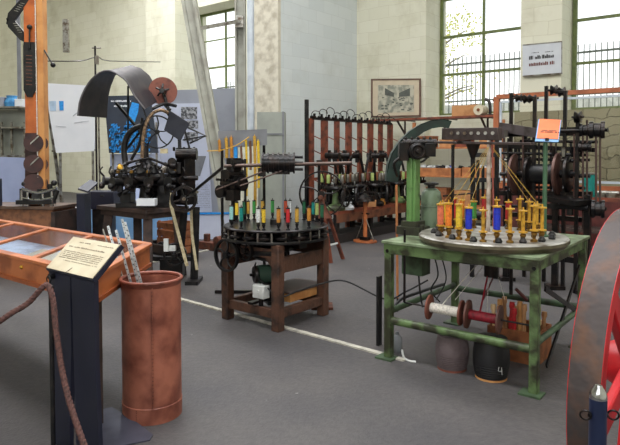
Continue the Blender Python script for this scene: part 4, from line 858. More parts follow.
b = B(); b.box(((o7(37, 0).x+o7(43.5, 0).x)/2, 7.03, 2.65), (.072, .12, 3.67)); b.build('side_plank', mat('pale_orange_plank', (204, 144, 84), .45, 0, (180, 116, 60), 5), t, True)
b = B(); xx = o7(37, 0).x; b.cyl((xx, 6.95, .82), (xx, 6.95, 4.4), .005)
for k in range(34): b.ball((xx, 6.95, .95+k*.1), .009, 6)
b.build('beaded_cord', whitet, t, True)
pl_ = [(23, 46), (23.5, 42), (34.5, 42), (35.5, 46), (35.5, 90), (32, 97), (27, 97), (23.5, 90)]
b = B(); b.prism([o7(x, y, -.05) for x, y in pl_], (0, .015, 0)); o = b.build('black_plate', black, t, True)
b = B()
for k in range(9):
    z_ = 55+k*3.6; b.prism([o7(26, z_, -.054), o7(32, z_+.4, -.054), o7(32, z_+1.2, -.054), o7(26, z_+.8, -.054)], (0, .003, 0))
b.build('plate_notches', mat('plate_brown', (96, 56, 40), .6), o, True)
b = B(); b.cyl(o7(29.5, 47, -.06), o7(29.5, 27, -.06), .009); b.ball(o7(29.5, 27, -.06), .03); b.ball(o7(29.5, 48, -.06), .014); b.build('knob_rod', black, t, True)
b = B(); b.cyl(o7(44, 50, -.0), o7(53, 65, -.05), .009); b.ball(o7(53, 65, -.05), .03); b.build('side_knob', black, t, True)
arm = [[(25, -6), (8, 13), (6, 24), (14, 21), (30, -2)], [(6, 18), (14, 20), (24, 32), (24, 42), (20, 40), (8, 27)]]
b = B()
for a in arm: b.prism([o7(x, y, -.03) for x, y in a], (0, .03, 0))
b.build('angled_arm', black, t, True)
b = B()
for k in range(5): b.prism([o7(14+k*1.6, 10-k*1.9, -.034), o7(18+k*1.6, 11-k*1.9, -.034), o7(18+k*1.6, 11.7-k*1.9, -.034), o7(14+k*1.6, 10.7-k*1.9, -.034)], (0, .003, 0)); b.prism([o7(13+k*1.4, 23+k*2.2, -.034), o7(17+k*1.2, 23+k*2.2, -.034), o7(17+k*1.2, 23.8+k*2.2, -.034), o7(13+k*1.4, 23.8+k*2.2, -.034)], (0, .003, 0))
b.build('arm_slots', steel, t, True)
dm = mat('dark_red_disc', (66, 36, 34), .5, .1, (46, 28, 28), 8)
for k, y in enumerate((143, 164, 183)):
    b = B(); b.cyl(o7(33.5, y, -.08), o7(33.5, y, -.03), .108, n=32); b.cyl(o7(40, y+.5, -.02), o7(40, y+.5, .04), .09, n=28); dsk = b.build('round_disc', dm, t, True)
    if k < 2: b = B(); b.beam(o7(28, y+3, -.09), o7(39, y-7, -.09), .016, .01, YV); b.build('silver_bar', chrome, dsk, True)
b = B(); b.box(o7(31, 139, -.04), (.13, .04, .02)); b.prism([o7(25, 133, -.045), o7(37, 133, -.045), o7(37, 190, -.045), o7(25, 190, -.045)], (0, .015, 0)); b.build('dark_backing', dm, t, True)
t = thing('chrome_mechanism', 'chrome and black mechanism around the foot of the orange post', 'mechanism', P0+Vector((0, -.14, 0)))
b = B()
for px in (24, 30, 45, 54): b.cyl(Vector((o7(px, 0).x, 6.87, .815)), Vector((o7(px, 0).x, 6.87, 1.0)), .018)
b.tube([o7(22, 189, -.13), o7(38, 193, -.15), o7(57, 188, -.13)], .02, 8, 4); b.tube([o7(23, 198, -.13), o7(38, 200, -.16), o7(56, 197, -.13)], .016, 8, 4); b.build('chrome_frame', chrome, t, True)
b = B(); b.box(o7(47, 194, -.1), (.20, .08, .12)); b.box(o7(25, 194, -.1), (.09, .08, .13)); b.box(o7(36, 202, -.1), (.42, .12, .05)); b.cyl(o7(36, 196, -.16), o7(36, 196, -.06), .05); b.ball(o7(54, 183, -.1), .035); b.ball(o7(24, 184, -.1), .03); b.cyl(o7(50, 184, -.12), o7(50, 190, -.12), .03); b.cyl(o7(54, 200, -.13), o7(58, 190, -.13), .022); b.box(o7(45, 201, -.1), (.2, .1, .03)); b.build('black_housing', black, t, True)
t = thing('ring_binder', 'dark and cream object standing at the left end of the cabinet', 'box', (o7(2, 203).x, 6.9, .8125)); b = B(); b.box((0, 0, .16), (.05, .12, .32)); b.build('dark_back', navy, t); b = B(); b.box((-.0, -.08, .08), (.08, .06, .16)); b.build('cream_front', paper, t)
# ================================================================== EXHIBITION PANELS, LEFT BACKGROUND
def board(name, label, cat, pts, z0, th, m, feet=True, z1=None):
    """upright board traced by its four corners at depth z0 (left) .. z1 (right)"""
    z1 = z1 or z0; P_ = [pz(pts[0][0], pts[0][1], z0), pz(pts[1][0], pts[1][1], z1), pz(pts[2][0], pts[2][1], z1), pz(pts[3][0], pts[3][1], z0)]
    base = (P_[2]+P_[3])/2; base.z = 0
    t = thing(name, label, cat, base); b = B(); b.prism(P_, (0, th, 0)); b.build('panel', m, t, True, smooth=False)
    if feet:
        for p in (P_[3], P_[2]):
            b = B(); x = p.x+(.04 if p is P_[3] else -.04); b.box((x, p.y+th+.03, p.z/2+.25), (.03, .03, p.z+.5)); b.box((x, p.y+th+.03, .012), (.05, .4, .024)); b.build('foot', steel, t, True)
    return t, P_
t, P_ = board('exhibition_panel', 'pale grey exhibition panel with photographs behind the arched machine', 'panel', [(150, 91), (236, 88), (236, 214), (150, 214)], 10.7, .05, bluegrey)
def on_board(px, py, z): return pz(px, py, z)
b = B(); b.prism([pz(152, 104, 10.67), pz(206, 103, 10.67), pz(212, 212, 10.67), pz(152, 212, 10.67)], (0, .02, 0)); b.build('print_sheet', lilac, t, True)
for (x0, y0, x1, y1) in ((181, 107, 197, 119), (187, 120.5, 198, 128.5), (184, 132, 198, 141)):
    b = B(); b.prism([pz(x0, y0, 10.66), pz(x1, y0, 10.66), pz(x1, y1, 10.66), pz(x0, y1, 10.66)], (0, .008, 0)); b.build('photo_print', photo, t, True)
b = B(); b.prism([pz(197, 156, 10.66), pz(206, 156, 10.66), pz(200, 176, 10.66), pz(191, 176, 10.66)], (0, .008, 0)); b.build('grey_print', boardg, t, True)
b = B(); scribble(b, pz(193, 208, 10.66), XV, ZV, .30, .45, 14, 9, .35, 16); b.build('printed_text', mat('soft_print', (150, 154, 170), .7), t, True)
t, P_ = board('lower_panel', 'lilac white lower panel below the exhibition photographs', 'panel', [(160, 213), (236, 213), (236, 240), (160, 240)], 9.75, .06, lilac, False)
b = B(); b.beam(pz(160, 214, 9.74), pz(236, 213, 9.74), .02, .03); b.build('blue_edge', bluec, t, True)
t, P_ = board('poster_board', 'black poster board with white title and blue drawing behind the hood', 'poster', [(104, 96), (150, 95), (158, 153), (109, 153)], 9.6, .04, posterm)
b = B(); scribble(b, pz(111, 102, 9.59), XV, ZV, .32, .035, 1, 3, .9, 12); scribble(b, pz(114, 107, 9.59), XV, ZV, .20, .035, 1, 4, .9, 7); b.build('white_title', whitep, t, True)
b = B(); b.prism([pz(132, 102, 9.59), pz(139, 104, 9.59), pz(138, 112, 9.59), pz(134, 124, 9.59), pz(126, 124, 9.59), pz(129, 112, 9.59)], (0, .004, 0)); b.build('blue_figure', bluec, t, True)
b = B(); q = random.Random(4)
for k in range(240):
    x = q.uniform(109, 148); y = q.uniform(124, 151); b.prism([pz(x, y, 9.59), pz(x+q.uniform(1, 3.5), y-q.uniform(.0, 2), 9.59), pz(x+q.uniform(1, 3), y+1.4, 9.59), pz(x-.2, y+q.uniform(1, 3), 9.59)], (0, .003, 0))
b.build('blue_pattern', bluec, t, True)
board('white_base_panel', 'plain white panel below the black poster', 'panel', [(110, 154), (160, 154), (160, 214), (110, 214)], 9.8, .04, lilac)
t, P_ = board('blue_plinth', 'light blue plinth with a white top edge on the floor at the left back', 'plinth', [(58, 211), (168, 208), (168, 240), (58, 244)], 9.3, .5, bluep, False)
b = B(); b.beam(pz(58, 209, 9.3), pz(168, 207, 9.3), .04, .04); b.build('white_edge', whitep, t, True)
t, P_ = board('whiteboard', 'white board with a small blue note leaning beside the orange post', 'whiteboard', [(44, 83), (98, 86), (94, 151), (56, 153)], 9.0, .03, mat('whiteboard_face', (226, 229, 236), .3, 0, (218, 222, 230), 2))
b = B(); b.prism([pz(49, 101, 8.99), pz(56, 101, 8.99), pz(56, 111, 8.99), pz(50, 111, 8.99)], (0, .004, 0)); b.build('note_sheet', mat('pale_blue_note', (176, 200, 226), .6), t, True)
b = B(); b.prism([pz(59, 101, 8.99), pz(63.5, 101, 8.99), pz(63.5, 110.5, 8.99), pz(59.5, 110.5, 8.99)], (0, .004, 0)); b.build('note_block', bluec, t, True)
b = B(); b.tube([pz(73, 116, 8.99), pz(77, 113, 8.99), pz(84, 111, 8.99), pz(90, 112, 8.99)], .006, 5, 4); b.tube([pz(56, 126, 8.99), pz(66, 127, 8.99)], .004, 5); b.tube([pz(74, 123, 8.99), pz(80, 122, 8.99), pz(89, 121, 8.99)], .004, 5, 3); b.build('faint_marks', mat('faint_grey', (176, 180, 192), .6), t, True)
b = B(); b.beam(pz(45, 83, 9.05), pz(62, 204, 9.1), .04); b.beam(pz(98, 84, 9.05), pz(100, 204, 9.2), .02); b.beam(pz(52, 151, 9.03), pz(95, 150, 9.03), .03); b.build('easel', steel, t, True)
t = thing('thin_stand_pole', 'thin dark pole with a small crossbar behind the curved hood', 'pole', (pz(97, 200, 8.4).x, 8.4, 0))
b = B(); x = pz(97, 200, 8.4).x; b.cyl((x, 8.4, 0), (x, 8.4, pz(97, 46, 8.4).z), .014); b.box((x, 8.4, .012), (.3, .3, .024)); b.build('pole', iron, t, True)
b = B(); b.cyl(pz(92, 48, 8.4), pz(101, 48, 8.4), .01); b.box(pz(97, 60, 8.4), (.04, .04, .12)); b.build('crossbar', steel, t, True)
b = B(); b.tube([pz(42, 61, 9.5), pz(80, 61, 9.5), pz(97, 57, 8.4), pz(110, 61, 9.5), pz(160, 62, 12)], .009, 5, 3); tag(b.build('span_wire', iron), 'thin grey wire strung level across the far left wall', 'wire')
t, P_ = board('lilac_panel', 'plain lilac blue panel behind the orange post at the left edge', 'panel', [(-30, 156), (26, 158), (26, 203), (-30, 203)], 8.3, .05, mat('lilac_blue', (158, 170, 206), .55, 0, (148, 160, 198), 3))
t = thing('grey_rack', 'grey metal rack with shelves holding blue bags at the left edge', 'rack', (pz(0, 160, 9.0).x, 9.0, 0))
b = B()
for px in (-26, 2, 12, 25): b.box((pz(px, 150, 9.0).x, 9.0, .95), (.03, .03, 1.9))
for y in (108, 128, 156): b.beam(pz(-28, y, 9.0), pz(26, y, 9.0), .4, .025)
b.build('frame', steel, t, True)
b = B(); b.prism([pz(-26, 110, 9.15), pz(26, 110, 9.15), pz(26, 205, 9.15), pz(-26, 205, 9.15)], (0, .02, 0)); b.build('back_sheet', cabm, t, True)
for (px, w_, h_, m_, lab) in ((12, .2, .17, mat('blue_bag', (70, 140, 190), .7, 0, (44, 108, 160), 12), 'crumpled blue bag on top of the grey rack at the left edge'), (2, .13, .13, bluegrey, 'grey box on top of the grey rack at the left edge'), (21, .12, .1, whitep, 'small white carton on top of the grey rack beside the post')):
    c = pz(px, 107, 8.98); b = B(); 
    if 'bag' in lab:
        b.lathe([(.001, 0), (w_*.5, 0), (w_*.55, h_*.4), (w_*.35, h_*.8), (w_*.42, h_), (w_*.2, h_*.97), (.001, h_*.9)], c, n=9)
    else: b.box(c+ZV*h_/2, (w_, .15, h_)); b.box(c+ZV*(h_+.004), (w_*1.04, .16, .02))
    tag(origin(b.build('blue_bag' if 'bag' in lab else 'carton', m_, bevel=.004), c), lab, 'bag' if 'bag' in lab else 'box')
b = B(); b.box((pz(18, 0, 9.2).x, 9.2, 3.0), (.05, .03, 6)); tag(origin(b.build('cable_channel', boardg), (pz(18, 0, 9.2).x, 9.2, 0)), 'narrow grey vertical channel left of the orange post', 'channel')
# second navy lectern and navy box
c = ph(82, 262); t = thing('background_lectern', 'small navy lectern behind the display case, left of the dark table', 'lectern', pz(84, 215, 7.2)*Vector((1, 1, 0)))
x = pz(84, 215, 7.2).x
b = B(); b.box((x, 7.2, .47), (.10, .2, .94)); b.build('body', navy, t, True)
b = B(); b.prism([pz(78, 190, 7.1), pz(88, 193, 6.95), pz(98, 184, 7.1), pz(90, 181, 7.25)], (0, 0, .02)); b.build('sloped_top', navy, t, True)
t = thing('navy_box', 'dark navy box on a stand behind the dark work table', 'box', (pz(104, 200, 8.0).x, 8.0, 0)); b = B(); b.box((pz(104, 200, 8).x, 8.0, .80), (.36, .3, .24)); b.build('body', navy, t, True, bevel=.01); b = B(); b.box((pz(104, 200, 8).x, 8.0, .34), (.25, .2, .68)); b.build('stand', black, t, True)
b = B(); c_ = pz(106, 195, 8.0); b.box((c_.x, 7.845, c_.z), (.05, .01, .02)); b.build('handle', black, t, True)
t, P_ = board('grey_cabinet', 'grey metal cabinet in front of the rough concrete pier', 'cabinet', [(257, 112), (285, 112), (285, 225), (257, 225)], 9.6, .4, cabm, False)
x0 = pz(257, 112, 9.6).x; x1 = pz(285, 112, 9.6).x; b = B(); b.box(((x0+x1)/2, 9.8, .13), (x1-x0, .38, .26)); b.build('plinth', cabm, t, True); b = B(); b.box(((x0+x1)/2+.03, 9.59, pz(270, 134, 9.6).z), (.3, .02, .025)); b.box((x1-.03, 9.59, 1.2), (.03, .02, 1.8)); b.build('handle_bar', boardg, t, True)
t, P_ = board('cream_board', 'tall cream board standing left of the grey cabinet', 'board', [(238, 138), (258, 138), (258, 228), (238, 228)], 9.4, .04, mat('cream_board', (204, 204, 188), .6))
# ================================================================== BACK MIDDLE: picture, shelf, signs
def wall_at(px, py, off=.72):          # point on the plane parallel to the back wall, off metres in front of the window plane
    o = Vector((0, 0, CAMH)); d = ray(px, py); n = V; k = ((W0-V*off)-o).dot(n)/d.dot(n); return o+d*k
def flat(b, px4, off, th): b.prism([wall_at(x, y, off) for x, y in px4], -V*th); return b
t = thing('framed_picture', 'framed grey print of a street view on the wall above the loom rack', 'picture', wall_at(396, 118), ANG)
b = B(); 
for pts in ([(371.5, 79), (421, 78.5), (421, 79.9), (371.5, 80.4)], [(371.5, 79), (372.9, 79), (372.9, 117), (371.5, 117)], [(419.6, 79), (421, 79), (421, 116), (419.6, 116)], [(371.5, 116), (421, 115), (421, 116.5), (371.5, 117.5)]): flat(b, pts, .73, .025)
b.build('frame', mat('picture_frame_brown', (110, 84, 72), .5), t, True)
b = B(); flat(b, [(373, 80), (420, 80), (420, 116), (373, 117)], .71, .03); b.build('mount', mat('picture_mount', (204, 190, 166), .7, 0, (196, 182, 158), 5), t, True, smooth=False)
b = B(); flat(b, [(378, 85), (414, 85), (414, 112), (378, 113)], .745, .003); b.build('print', mat('street_print', (188, 184, 166), .7, 0, (136, 138, 126), 9, .45, .6), t, True, smooth=False)
b = B(); flat(b, [(385, 88), (394, 93), (394, 97), (385, 95)], .75, .002); flat(b, [(399, 93), (410, 88), (410, 96), (399, 97)], .75, .002)
q = random.Random(3)
for k in range(26):
    x = q.uniform(380, 411); y = q.uniform(97, 110); flat(b, [(x, y), (x+q.uniform(1, 3), y), (x+q.uniform(1, 3), y+q.uniform(.6, 1.6)), (x, y+1.2)], .75, .002)
b.build('print_lines', mat('print_dark', (92, 96, 90), .7), t, True)
t = thing('wall_sign', 'white text sign hanging on the pier between the two right windows', 'sign', wall_at(543, 76), ANG)
b = B(); flat(b, [(523, 45), (562, 41.5), (562, 73), (523, 76)], .72, .025); b.build('sign_panel', mat('sign_white', (196, 200, 206), .5, 0, (188, 192, 200), 4), t, True)
b = B()
for pts in ([(523, 44.6), (562.3, 41), (562.3, 42), (523, 45.6)], [(523, 75.6), (562.3, 72.6), (562.3, 74), (523, 77)], [(561.4, 41.5), (562.4, 41.5), (562.4, 74), (561.4, 74)]): flat(b, pts, .745, .008)
b.build('sign_frame', steel, t, True)
ux = (wall_at(553, 60)-wall_at(529, 62)).normalized(); b = B(); o_ = wall_at(529, 58.5, .748)
scribble(b, wall_at(529, 59.8, .748), U, ZV, .45, .07, 1, 5, 1, 15); scribble(b, wall_at(531, 53.5, .748), U, ZV, .14, .02, 1, 8, .8, 8); scribble(b, wall_at(545, 52.5, .748), U, ZV, .14, .02, 1, 9, .8, 8); b.build('printed_text', ink, t, True)
b = B(); scribble(b, wall_at(529, 66.4, .748), U, ZV, .45, .065, 1, 6, 1, 14); b.build('red_text', mat('brown_red_print', (110, 66, 60), .7), t, True)
# long shelf with things
t = thing('long_shelf', 'long dark brown shelf board under the middle window', 'shelf', wall_at(436, 122, 1.2), ANG)
b = B(); A0 = wall_at(372, 125, 1.35); A1 = wall_at(498, 111.5, 1.35); A1.z = A0.z = (A0.z+A1.z)/2; b.beam(A0, A1, .40, .04); b.build('shelf_board', redwood, t, True)
for k in (.25, .6, .9):
    p = A0.lerp(A1, k); b = B(); b.beam(p+V*.2-ZV*.35, p+V*.2, .03); b.beam(p+V*.22-ZV*.3, p-V*.12-ZV*.02, .03); b.beam(p+V*.2, p+V*.62, .03); b.build('bracket', darkwood, t, True)
zs = A0.z+.02
def shelf_pt(px, off=1.35): p = wall_at(px, 118, off); p.z = zs; return p
c = shelf_pt(466); b = B(); b.box((0, 0, .10), (.48, .22, .20)); o = b.build('cardboard_box', card, bevel=.004); o.location = c; o.rotation_euler.z = ANG; tag(o, 'brown cardboard box on the long shelf before the middle window', 'box')
b = B(); b.box((-.12, 0, .203), (.23, .2, .006), Matrix.Rotation(.12, 3, 'Y')); b.box((.12, 0, .203), (.23, .2, .006), Matrix.Rotation(-.1, 3, 'Y')); b.build('flap', card, o)
c = shelf_pt(481, 1.42); b = B(); b.lathe([(.03, -.13), (.095, -.13), (.095, .13), (.03, .13)], c+ZV*.097, V, 24, True); o = tag(origin(b.build('paper_roll', paper), c), 'cream paper roll lying beside the cardboard box on the long shelf', 'roll')
b = B(); b.lathe([(.014, -.14), (.03, -.14), (.03, .14), (.014, .14)], ZV*.097, V, 16, True); b.build('core', cratewood, o)
c = shelf_pt(490); t = thing('desk_lamp', 'dark curved lamp at the right end of the long shelf', 'lamp', c, ANG)
b = B(); b.tube([(0, 0, 0), (0, 0, .15), (-.03, 0, .27), (-.1, 0, .30)], .03, 8, 4); b.lathe([(.06, 0), (.06, .02), (.02, .03)]); b.build('arm', iron, t)
b = B(); b.ball((.09, 0, .27), .045, 10, .6); b.build('knob', iron, t)
# shelf unit of boxes, behind the green column
t = thing('storage_rack', 'wooden storage rack with plank shelves behind the green column', 'rack', wall_at(448, 215, 1.6)*Vector((1, 1, 0)), ANG)
tc_ = t.location.copy()
def rp(px, h, off=1.6): p = wall_at(px, 150, off); p.z = h; return p
zz = {h: None for h in (0,)}
lv = [wall_at(448, y, 1.6).z for y in (148, 176, 205)]
for h in lv:
    b = B(); b.beam(rp(413, h), rp(504, h), .5, .03); b.build('shelf_board', plank, t, True)
for px in (414, 503):
    b = B(); b.beam(rp(px, 0, 1.8), rp(px, wall_at(448, 122, 1.6).z, 1.8), .05); b.build('upright', plank, t, True); b = B(); b.beam(rp(px, 0, 1.4), rp(px, wall_at(448, 122, 1.6).z, 1.4), .05); b.build('upright', plank, t, True)
q = random.Random(21); g = 'boxes on the storage rack'
def rbox(px, h, w_, hh, d_, m_, nm, lab, cat='box', off=1.65):
    p = rp(px, h+.0155, off); t2 = thing(nm, lab, cat, p, ANG, None)
    b = B(); b.box((0, -d_/2, hh/2), (w_, .015, hh)); b.box((0, d_/2, hh/2), (w_, .015, hh)); b.box((-w_/2, 0, hh/2), (.015, d_, hh)); b.box((w_/2, 0, hh/2), (.015, d_, hh)); b.box((0, 0, .01), (w_, d_, .02)); b.build('sides', m_, t2, bevel=.003); return t2
def bits(t2, w_, d_, z, n, seed):
    q = random.Random(seed)
    for m_, nm in ((whiteplastic, 'white_skein'), (black, 'black_skein'), (THREAD['blue'], 'blue_skein')):
        for k in range(n if nm != 'blue_skein' else 1):
            p = Vector((q.uniform(-w_/2+.06, w_/2-.06), q.uniform(-d_/2+.05, d_/2-.05), z)); b = B(); b.lathe([(.012, -.05), (.03, -.05), (.034, 0), (.03, .05), (.012, .05)], (0, 0, .03), Vector((q.uniform(-1, 1), q.uniform(-1, 1), q.uniform(-.3, .4))), 10, True)
            o = b.build(nm, m_); o.location = wm(t2)@p; tag(o, nm.replace('_', ' ').replace('skein', 'wound skein')+' lying in an open box on the storage rack', 'skein', 'skeins in the rack boxes')
bx1 = rbox(441, lv[1]-.03, .95, .17, .35, plank, 'open_wooden_box', 'long open wooden box of skeins on the middle rack shelf, left'); bits(bx1, .9, .3, .15, 8, 1)
bx2 = rbox(481, lv[1]-.03, .55, .19, .35, plank, 'open_wooden_box', 'open wooden box on the middle rack shelf, behind the white pole'); bits(bx2, .5, .3, .15, 4, 2)
for i, (px, w_, hh, m_, lab) in enumerate(((428, .3, .20, cratewood, 'brown carton on the top rack shelf behind the belt guard'), (449, .28, .13, card, 'flat pale carton on the top rack shelf, centre'), (465, .26, .17, redwood, 'dark red carton on the top rack shelf above the dark arm'), (490, .3, .2, card, 'pale carton on the top rack shelf, right end'))):
    p = rp(px, lv[0]+.0155); b = B(); b.box((0, 0, hh/2), (w_, .26, hh)); o = b.build('carton', m_, bevel=.004); o.location = p; o.rotation_euler.z = ANG; tag(o, lab, 'box'); b = B(); b.box((0, 0, hh+.004), (w_*1.03, .27, .02)); b.build('lid', m_, o)
for i, (px, w_, hh, m_, lab) in enumerate(((440, .42, .3, cratewood, 'brown wooden crate on the lowest rack shelf, left of the yellow yarns'), (465, .36, .26, card, 'brown carton on the lowest rack shelf behind the yellow yarns'), (490, .36, .3, cratewood, 'dark crate on the lowest rack shelf, right end'))):
    p = rp(px, lv[2]+.0155); b = B(); b.box((0, 0, hh/2), (w_, .3, hh)); o = b.build('crate', m_, bevel=.004); o.location = p; o.rotation_euler.z = ANG; tag(o, lab, 'crate'); b = B(); b.box((0, 0, hh+.004), (w_*1.03, .31, .02)); b.build('lid', m_, o)
# ================================================================== LOOM RACK AND BENCH OF BRAIDING HEADS
S0 = Vector((.02, 9.75, 0))
t = thing('yarn_rack', 'tall red-brown wooden yarn rack with metal hooks beside the white partition', 'rack', S0+V*1.2, ANG)
b = B(); 
n_ = 8
for k in range(n_):
    p = S0+V*(k*.36)+U*0; b = B(); wdt = .11 if k % 2 else .07; b.beam(p, p+ZV*2.0, .10, .05, U) if k == 0 else b.beam(p+ZV*.0, p+ZV*2.0, wdt+.05, .04, U)
    for j in range(4): b.beam(p+ZV*(1.0+j*.24)+U*.03, p+ZV*(.93+j*.24)+U*.17+V*.06, .016)
    b.build('post', redwood, t, True)
for z in (2.0, 1.0, .4):
    b = B(); b.beam(S0+ZV*z, S0+V*2.55+ZV*z, .06, .04); b.build('rail', redwood if z < 2 else iron, t, True)
b = B(); p = S0-V*.12; b.beam(p, p+ZV*2.3, .05, .05); b.build('dark_upright', black, t, True)
for k in range(13):
    p = S0+V*(k*.2+.02)+ZV*2.02; b = B(); h = .10+.08*((k*7) % 3)/2; b.tube([p, p+ZV*h*.7, p+ZV*h+U*.06, p+ZV*h*.8+U*.15, p+ZV*h*.4+U*.17], .007, 5, 4); b.cyl(p+U*.05+ZV*.0, p+U*.05+ZV*.06, .022, n=8); b.cyl(p-V*.05+ZV*.0+U*.02, p+V*.06+ZV*.0+U*.02, .028, n=8); b.build('hook', iron, t, True)
B0 = Vector((.30, 9.30, 0))
t = thing('long_work_bench', 'long dark work bench with machine heads along the white partition', 'bench', B0+V*1.5, ANG)
b = B(); b.beam(B0-U*.08+ZV*.49, B0-U*.08+V*3.1+ZV*.49, .5, .05); b.build('bench_top', redwood, t, True)
b = B(); b.beam(B0+ZV*.40+U*.16, B0+V*3.1+ZV*.40+U*.16, .03, .13); b.build('front_board', mat('bench_front', (120, 74, 52), .6, 0, (78, 50, 40), 6), t, True)
for k in range(4):
    p = B0+V*(.06+k*.98); b = B(); b.beam(p+U*.10, p+U*.10+ZV*.47, .07); b.beam(p-U*.26, p-U*.26+ZV*.47, .07); b.beam(p+U*.10+ZV*.2, p-U*.26+ZV*.2, .05); b.build('trestle', black, t, True)
b = B(); b.beam(B0+ZV*.07-U*.08, B0+V*3.1+ZV*.07-U*.08, .44, .14); b.build('base_beam', mat('dark_base', (38, 34, 34), .7), t, True)  # near-black beam low under the bench
def head(loc, rz, m_, label):
    t = thing('braiding_unit', label, 'machine', loc, rz, 'braiding units on the long bench')
    b = B(); b.lathe([(.001, 0), (.13, 0), (.14, .03), (.11, .05), (.05, .07), (.04, .2), (.06, .22), (.001, .22)], n=20); b.build('pedestal', m_, t)
    b = B(); b.lathe([(.02, .22), (.15, .22), (.16, .24), (.15, .26), (.02, .26)], n=24)
    for k in range(6): a = k*math.pi/3; b.cyl((math.cos(a)*.11, math.sin(a)*.11, .26), (math.cos(a)*.11, math.sin(a)*.11, .36), .014, n=8)
    b.build('track_plate', iron, t)
    for k in range(6):
        a = k*math.pi/3; b = B(); b.lathe([(.022, .29), (.026, .30), (.026, .37), (.022, .38)], (math.cos(a)*.11, math.sin(a)*.11, 0), n=10, closed=False); b.build('bobbin', (steel, cratewood, iron, redwood, THREAD['lime'], steel)[k], t)
    b = B(); b.tube([(.0, .12, .05), (.02, .17, .3), (0, .1, .55), (0, 0, .6)], .02, 8, 4); b.cyl((0, 0, .5), (0, 0, .64), .025); b.cyl((-.06, 0, .58), (.06, 0, .58), .035); b.build('gooseneck', iron, t)
    b = B(); b.wheel((.17, 0, .14), XV, .10, .014, 4, .02, .025); b.cyl((.0, 0, .14), (.2, 0, .14), .012); b.build('handwheel', black, t)
    return t
HS = (1.15, 1.15, 1.5)
hpro = head(B0+V*.15+U*.02+ZV*.515, ANG, greenp, 'green-based braiding unit at the near end of the long bench')
hdk = head(B0+V*.52-U*.05+ZV*.515, ANG+.4, iron, 'dark braiding unit second from the near end of the long bench')
ords = ['third', 'fourth', 'fifth', 'sixth', 'seventh', 'eighth']
hpro.scale = HS; hdk.scale = HS
for k in range(6):
    dup(hdk if k != 3 else hpro, B0+V*(.9+k*.38)+U*(.05 if k % 2 else -.08)+ZV*.515, ANG+.7*k, ('green-based' if k == 3 else 'dark')+' braiding unit, '+ords[k]+' from the near end of the long bench')
for k in range(6):
    dup(hdk, B0+V*(.33+k*.42)-U*.24+ZV*.515, ANG+1.1*k, 'dark braiding unit in the rear row of the long bench, '+['first', 'second', 'third', 'fourth', 'fifth', 'sixth'][k]+' from the near end')
for k, (dv_, du, m_, nm, lab) in enumerate(((.35, .22, whitep, 'paper_bag', 'crumpled white bag on the near front edge of the long bench'), (1.05, .22, card, 'carton', 'small cardboard carton on the front edge of the long bench'), (1.5, .2, THREAD['amber'], 'yellow_tin', 'yellow-orange tin on the front edge of the long bench'), (2.1, .22, THREAD['lime'], 'yellow_tin', 'pale green tin on the front edge of the long bench'), (2.6, .2, orangewood, 'carton', 'orange carton near the far end of the long bench'))):
    c = B0+V*dv_+U*(du-.13)+ZV*.515; b = B()
    if nm == 'yellow_tin': b.lathe([(.001, 0), (.05, 0), (.052, .1), (.046, .11), (.001, .11)], c, n=16)
    elif nm == 'paper_bag': b.lathe([(.001, 0), (.12, 0), (.14, .04), (.08, .09), (.1, .12), (.001, .1)], c, n=9)
    else: b.box(c+ZV*.05, (.2, .14, .1)); b.box(c+ZV*.1, (.21, .15, .015))
    tag(origin(b.build(nm, m_), c), lab, 'box' if nm == 'carton' else ('bag' if 'bag' in nm else 'tin'))
# orange pedestal stand
c = ph(365, 242); t = thing('pedestal_stand', 'orange wooden stand with oval base and wire struts before the long bench', 'stand', c, ANG)
b = B(); b.lathe([(.001, 0), (.20, 0), (.205, .012), (.20, .03), (.001, .03)], n=28); o = b.build('base', orangewood, t); o.scale = (1.0, .75, 1)
b = B(); b.beam((0, 0, .03), (0, 0, .66), .055, .045); b.build('post', orangewood, t)
for s_ in (-1, 1): b = B(); b.cyl((s_*.17, 0, .03), (0, 0, .42), .007); b.build('strut', steel, t)
b = B(); b.beam((-.06, 0, .46), (.08, 0, .46), .02); b.box((0, 0, .06), (.14, .1, .05)); b.build('clamp', iron, t)
b = B(); b.lathe([(.001, .66), (.16, .66), (.15, .70), (.06, .76), (.03, .78), (.001, .78)], n=18); b.tube([(-.2, 0, .76), (0, .05, .80), (.24, 0, .79), (.28, 0, .7)], .014, 6, 4); b.box((.1, 0, .72), (.16, .05, .06)); b.build('top_mechanism', iron, t)
# reddish A-frame
c = ph(333, 262); t = thing('folding_trestle', 'red-brown wooden trestle behind the wooden-stand machine', 'trestle', c)
b = B(); b.beam(ph(343, 259), pz(328, 214, 7.6), .045, .03); b.build('leg', redwood, t, True)
b = B(); b.beam(ph(331, 263), pz(324, 214, 7.6), .045, .03); b.build('leg', redwood, t, True)
b = B(); b.beam(pz(330, 245, 7.7), pz(338, 243, 7.7), .02); b.build('crosspiece', whiteplastic, t, True)
# measuring rod hanging behind the column
b = B(); b.cyl(pz(397.5, 298, 5.3), pz(396.5, 185, 5.3), .011); p = pz(397.5, 298, 5.3); tag(origin(b.build('wooden_rod', plank), p), 'thin wooden rod standing upright left of the green column', 'rod')
b = B(); b.beam(Vector((p.x, p.y, .0)), Vector((p.x, p.y, p.z)), .012); b.build('rod_foot', iron, bpy.data.objects['wooden_rod'], True)
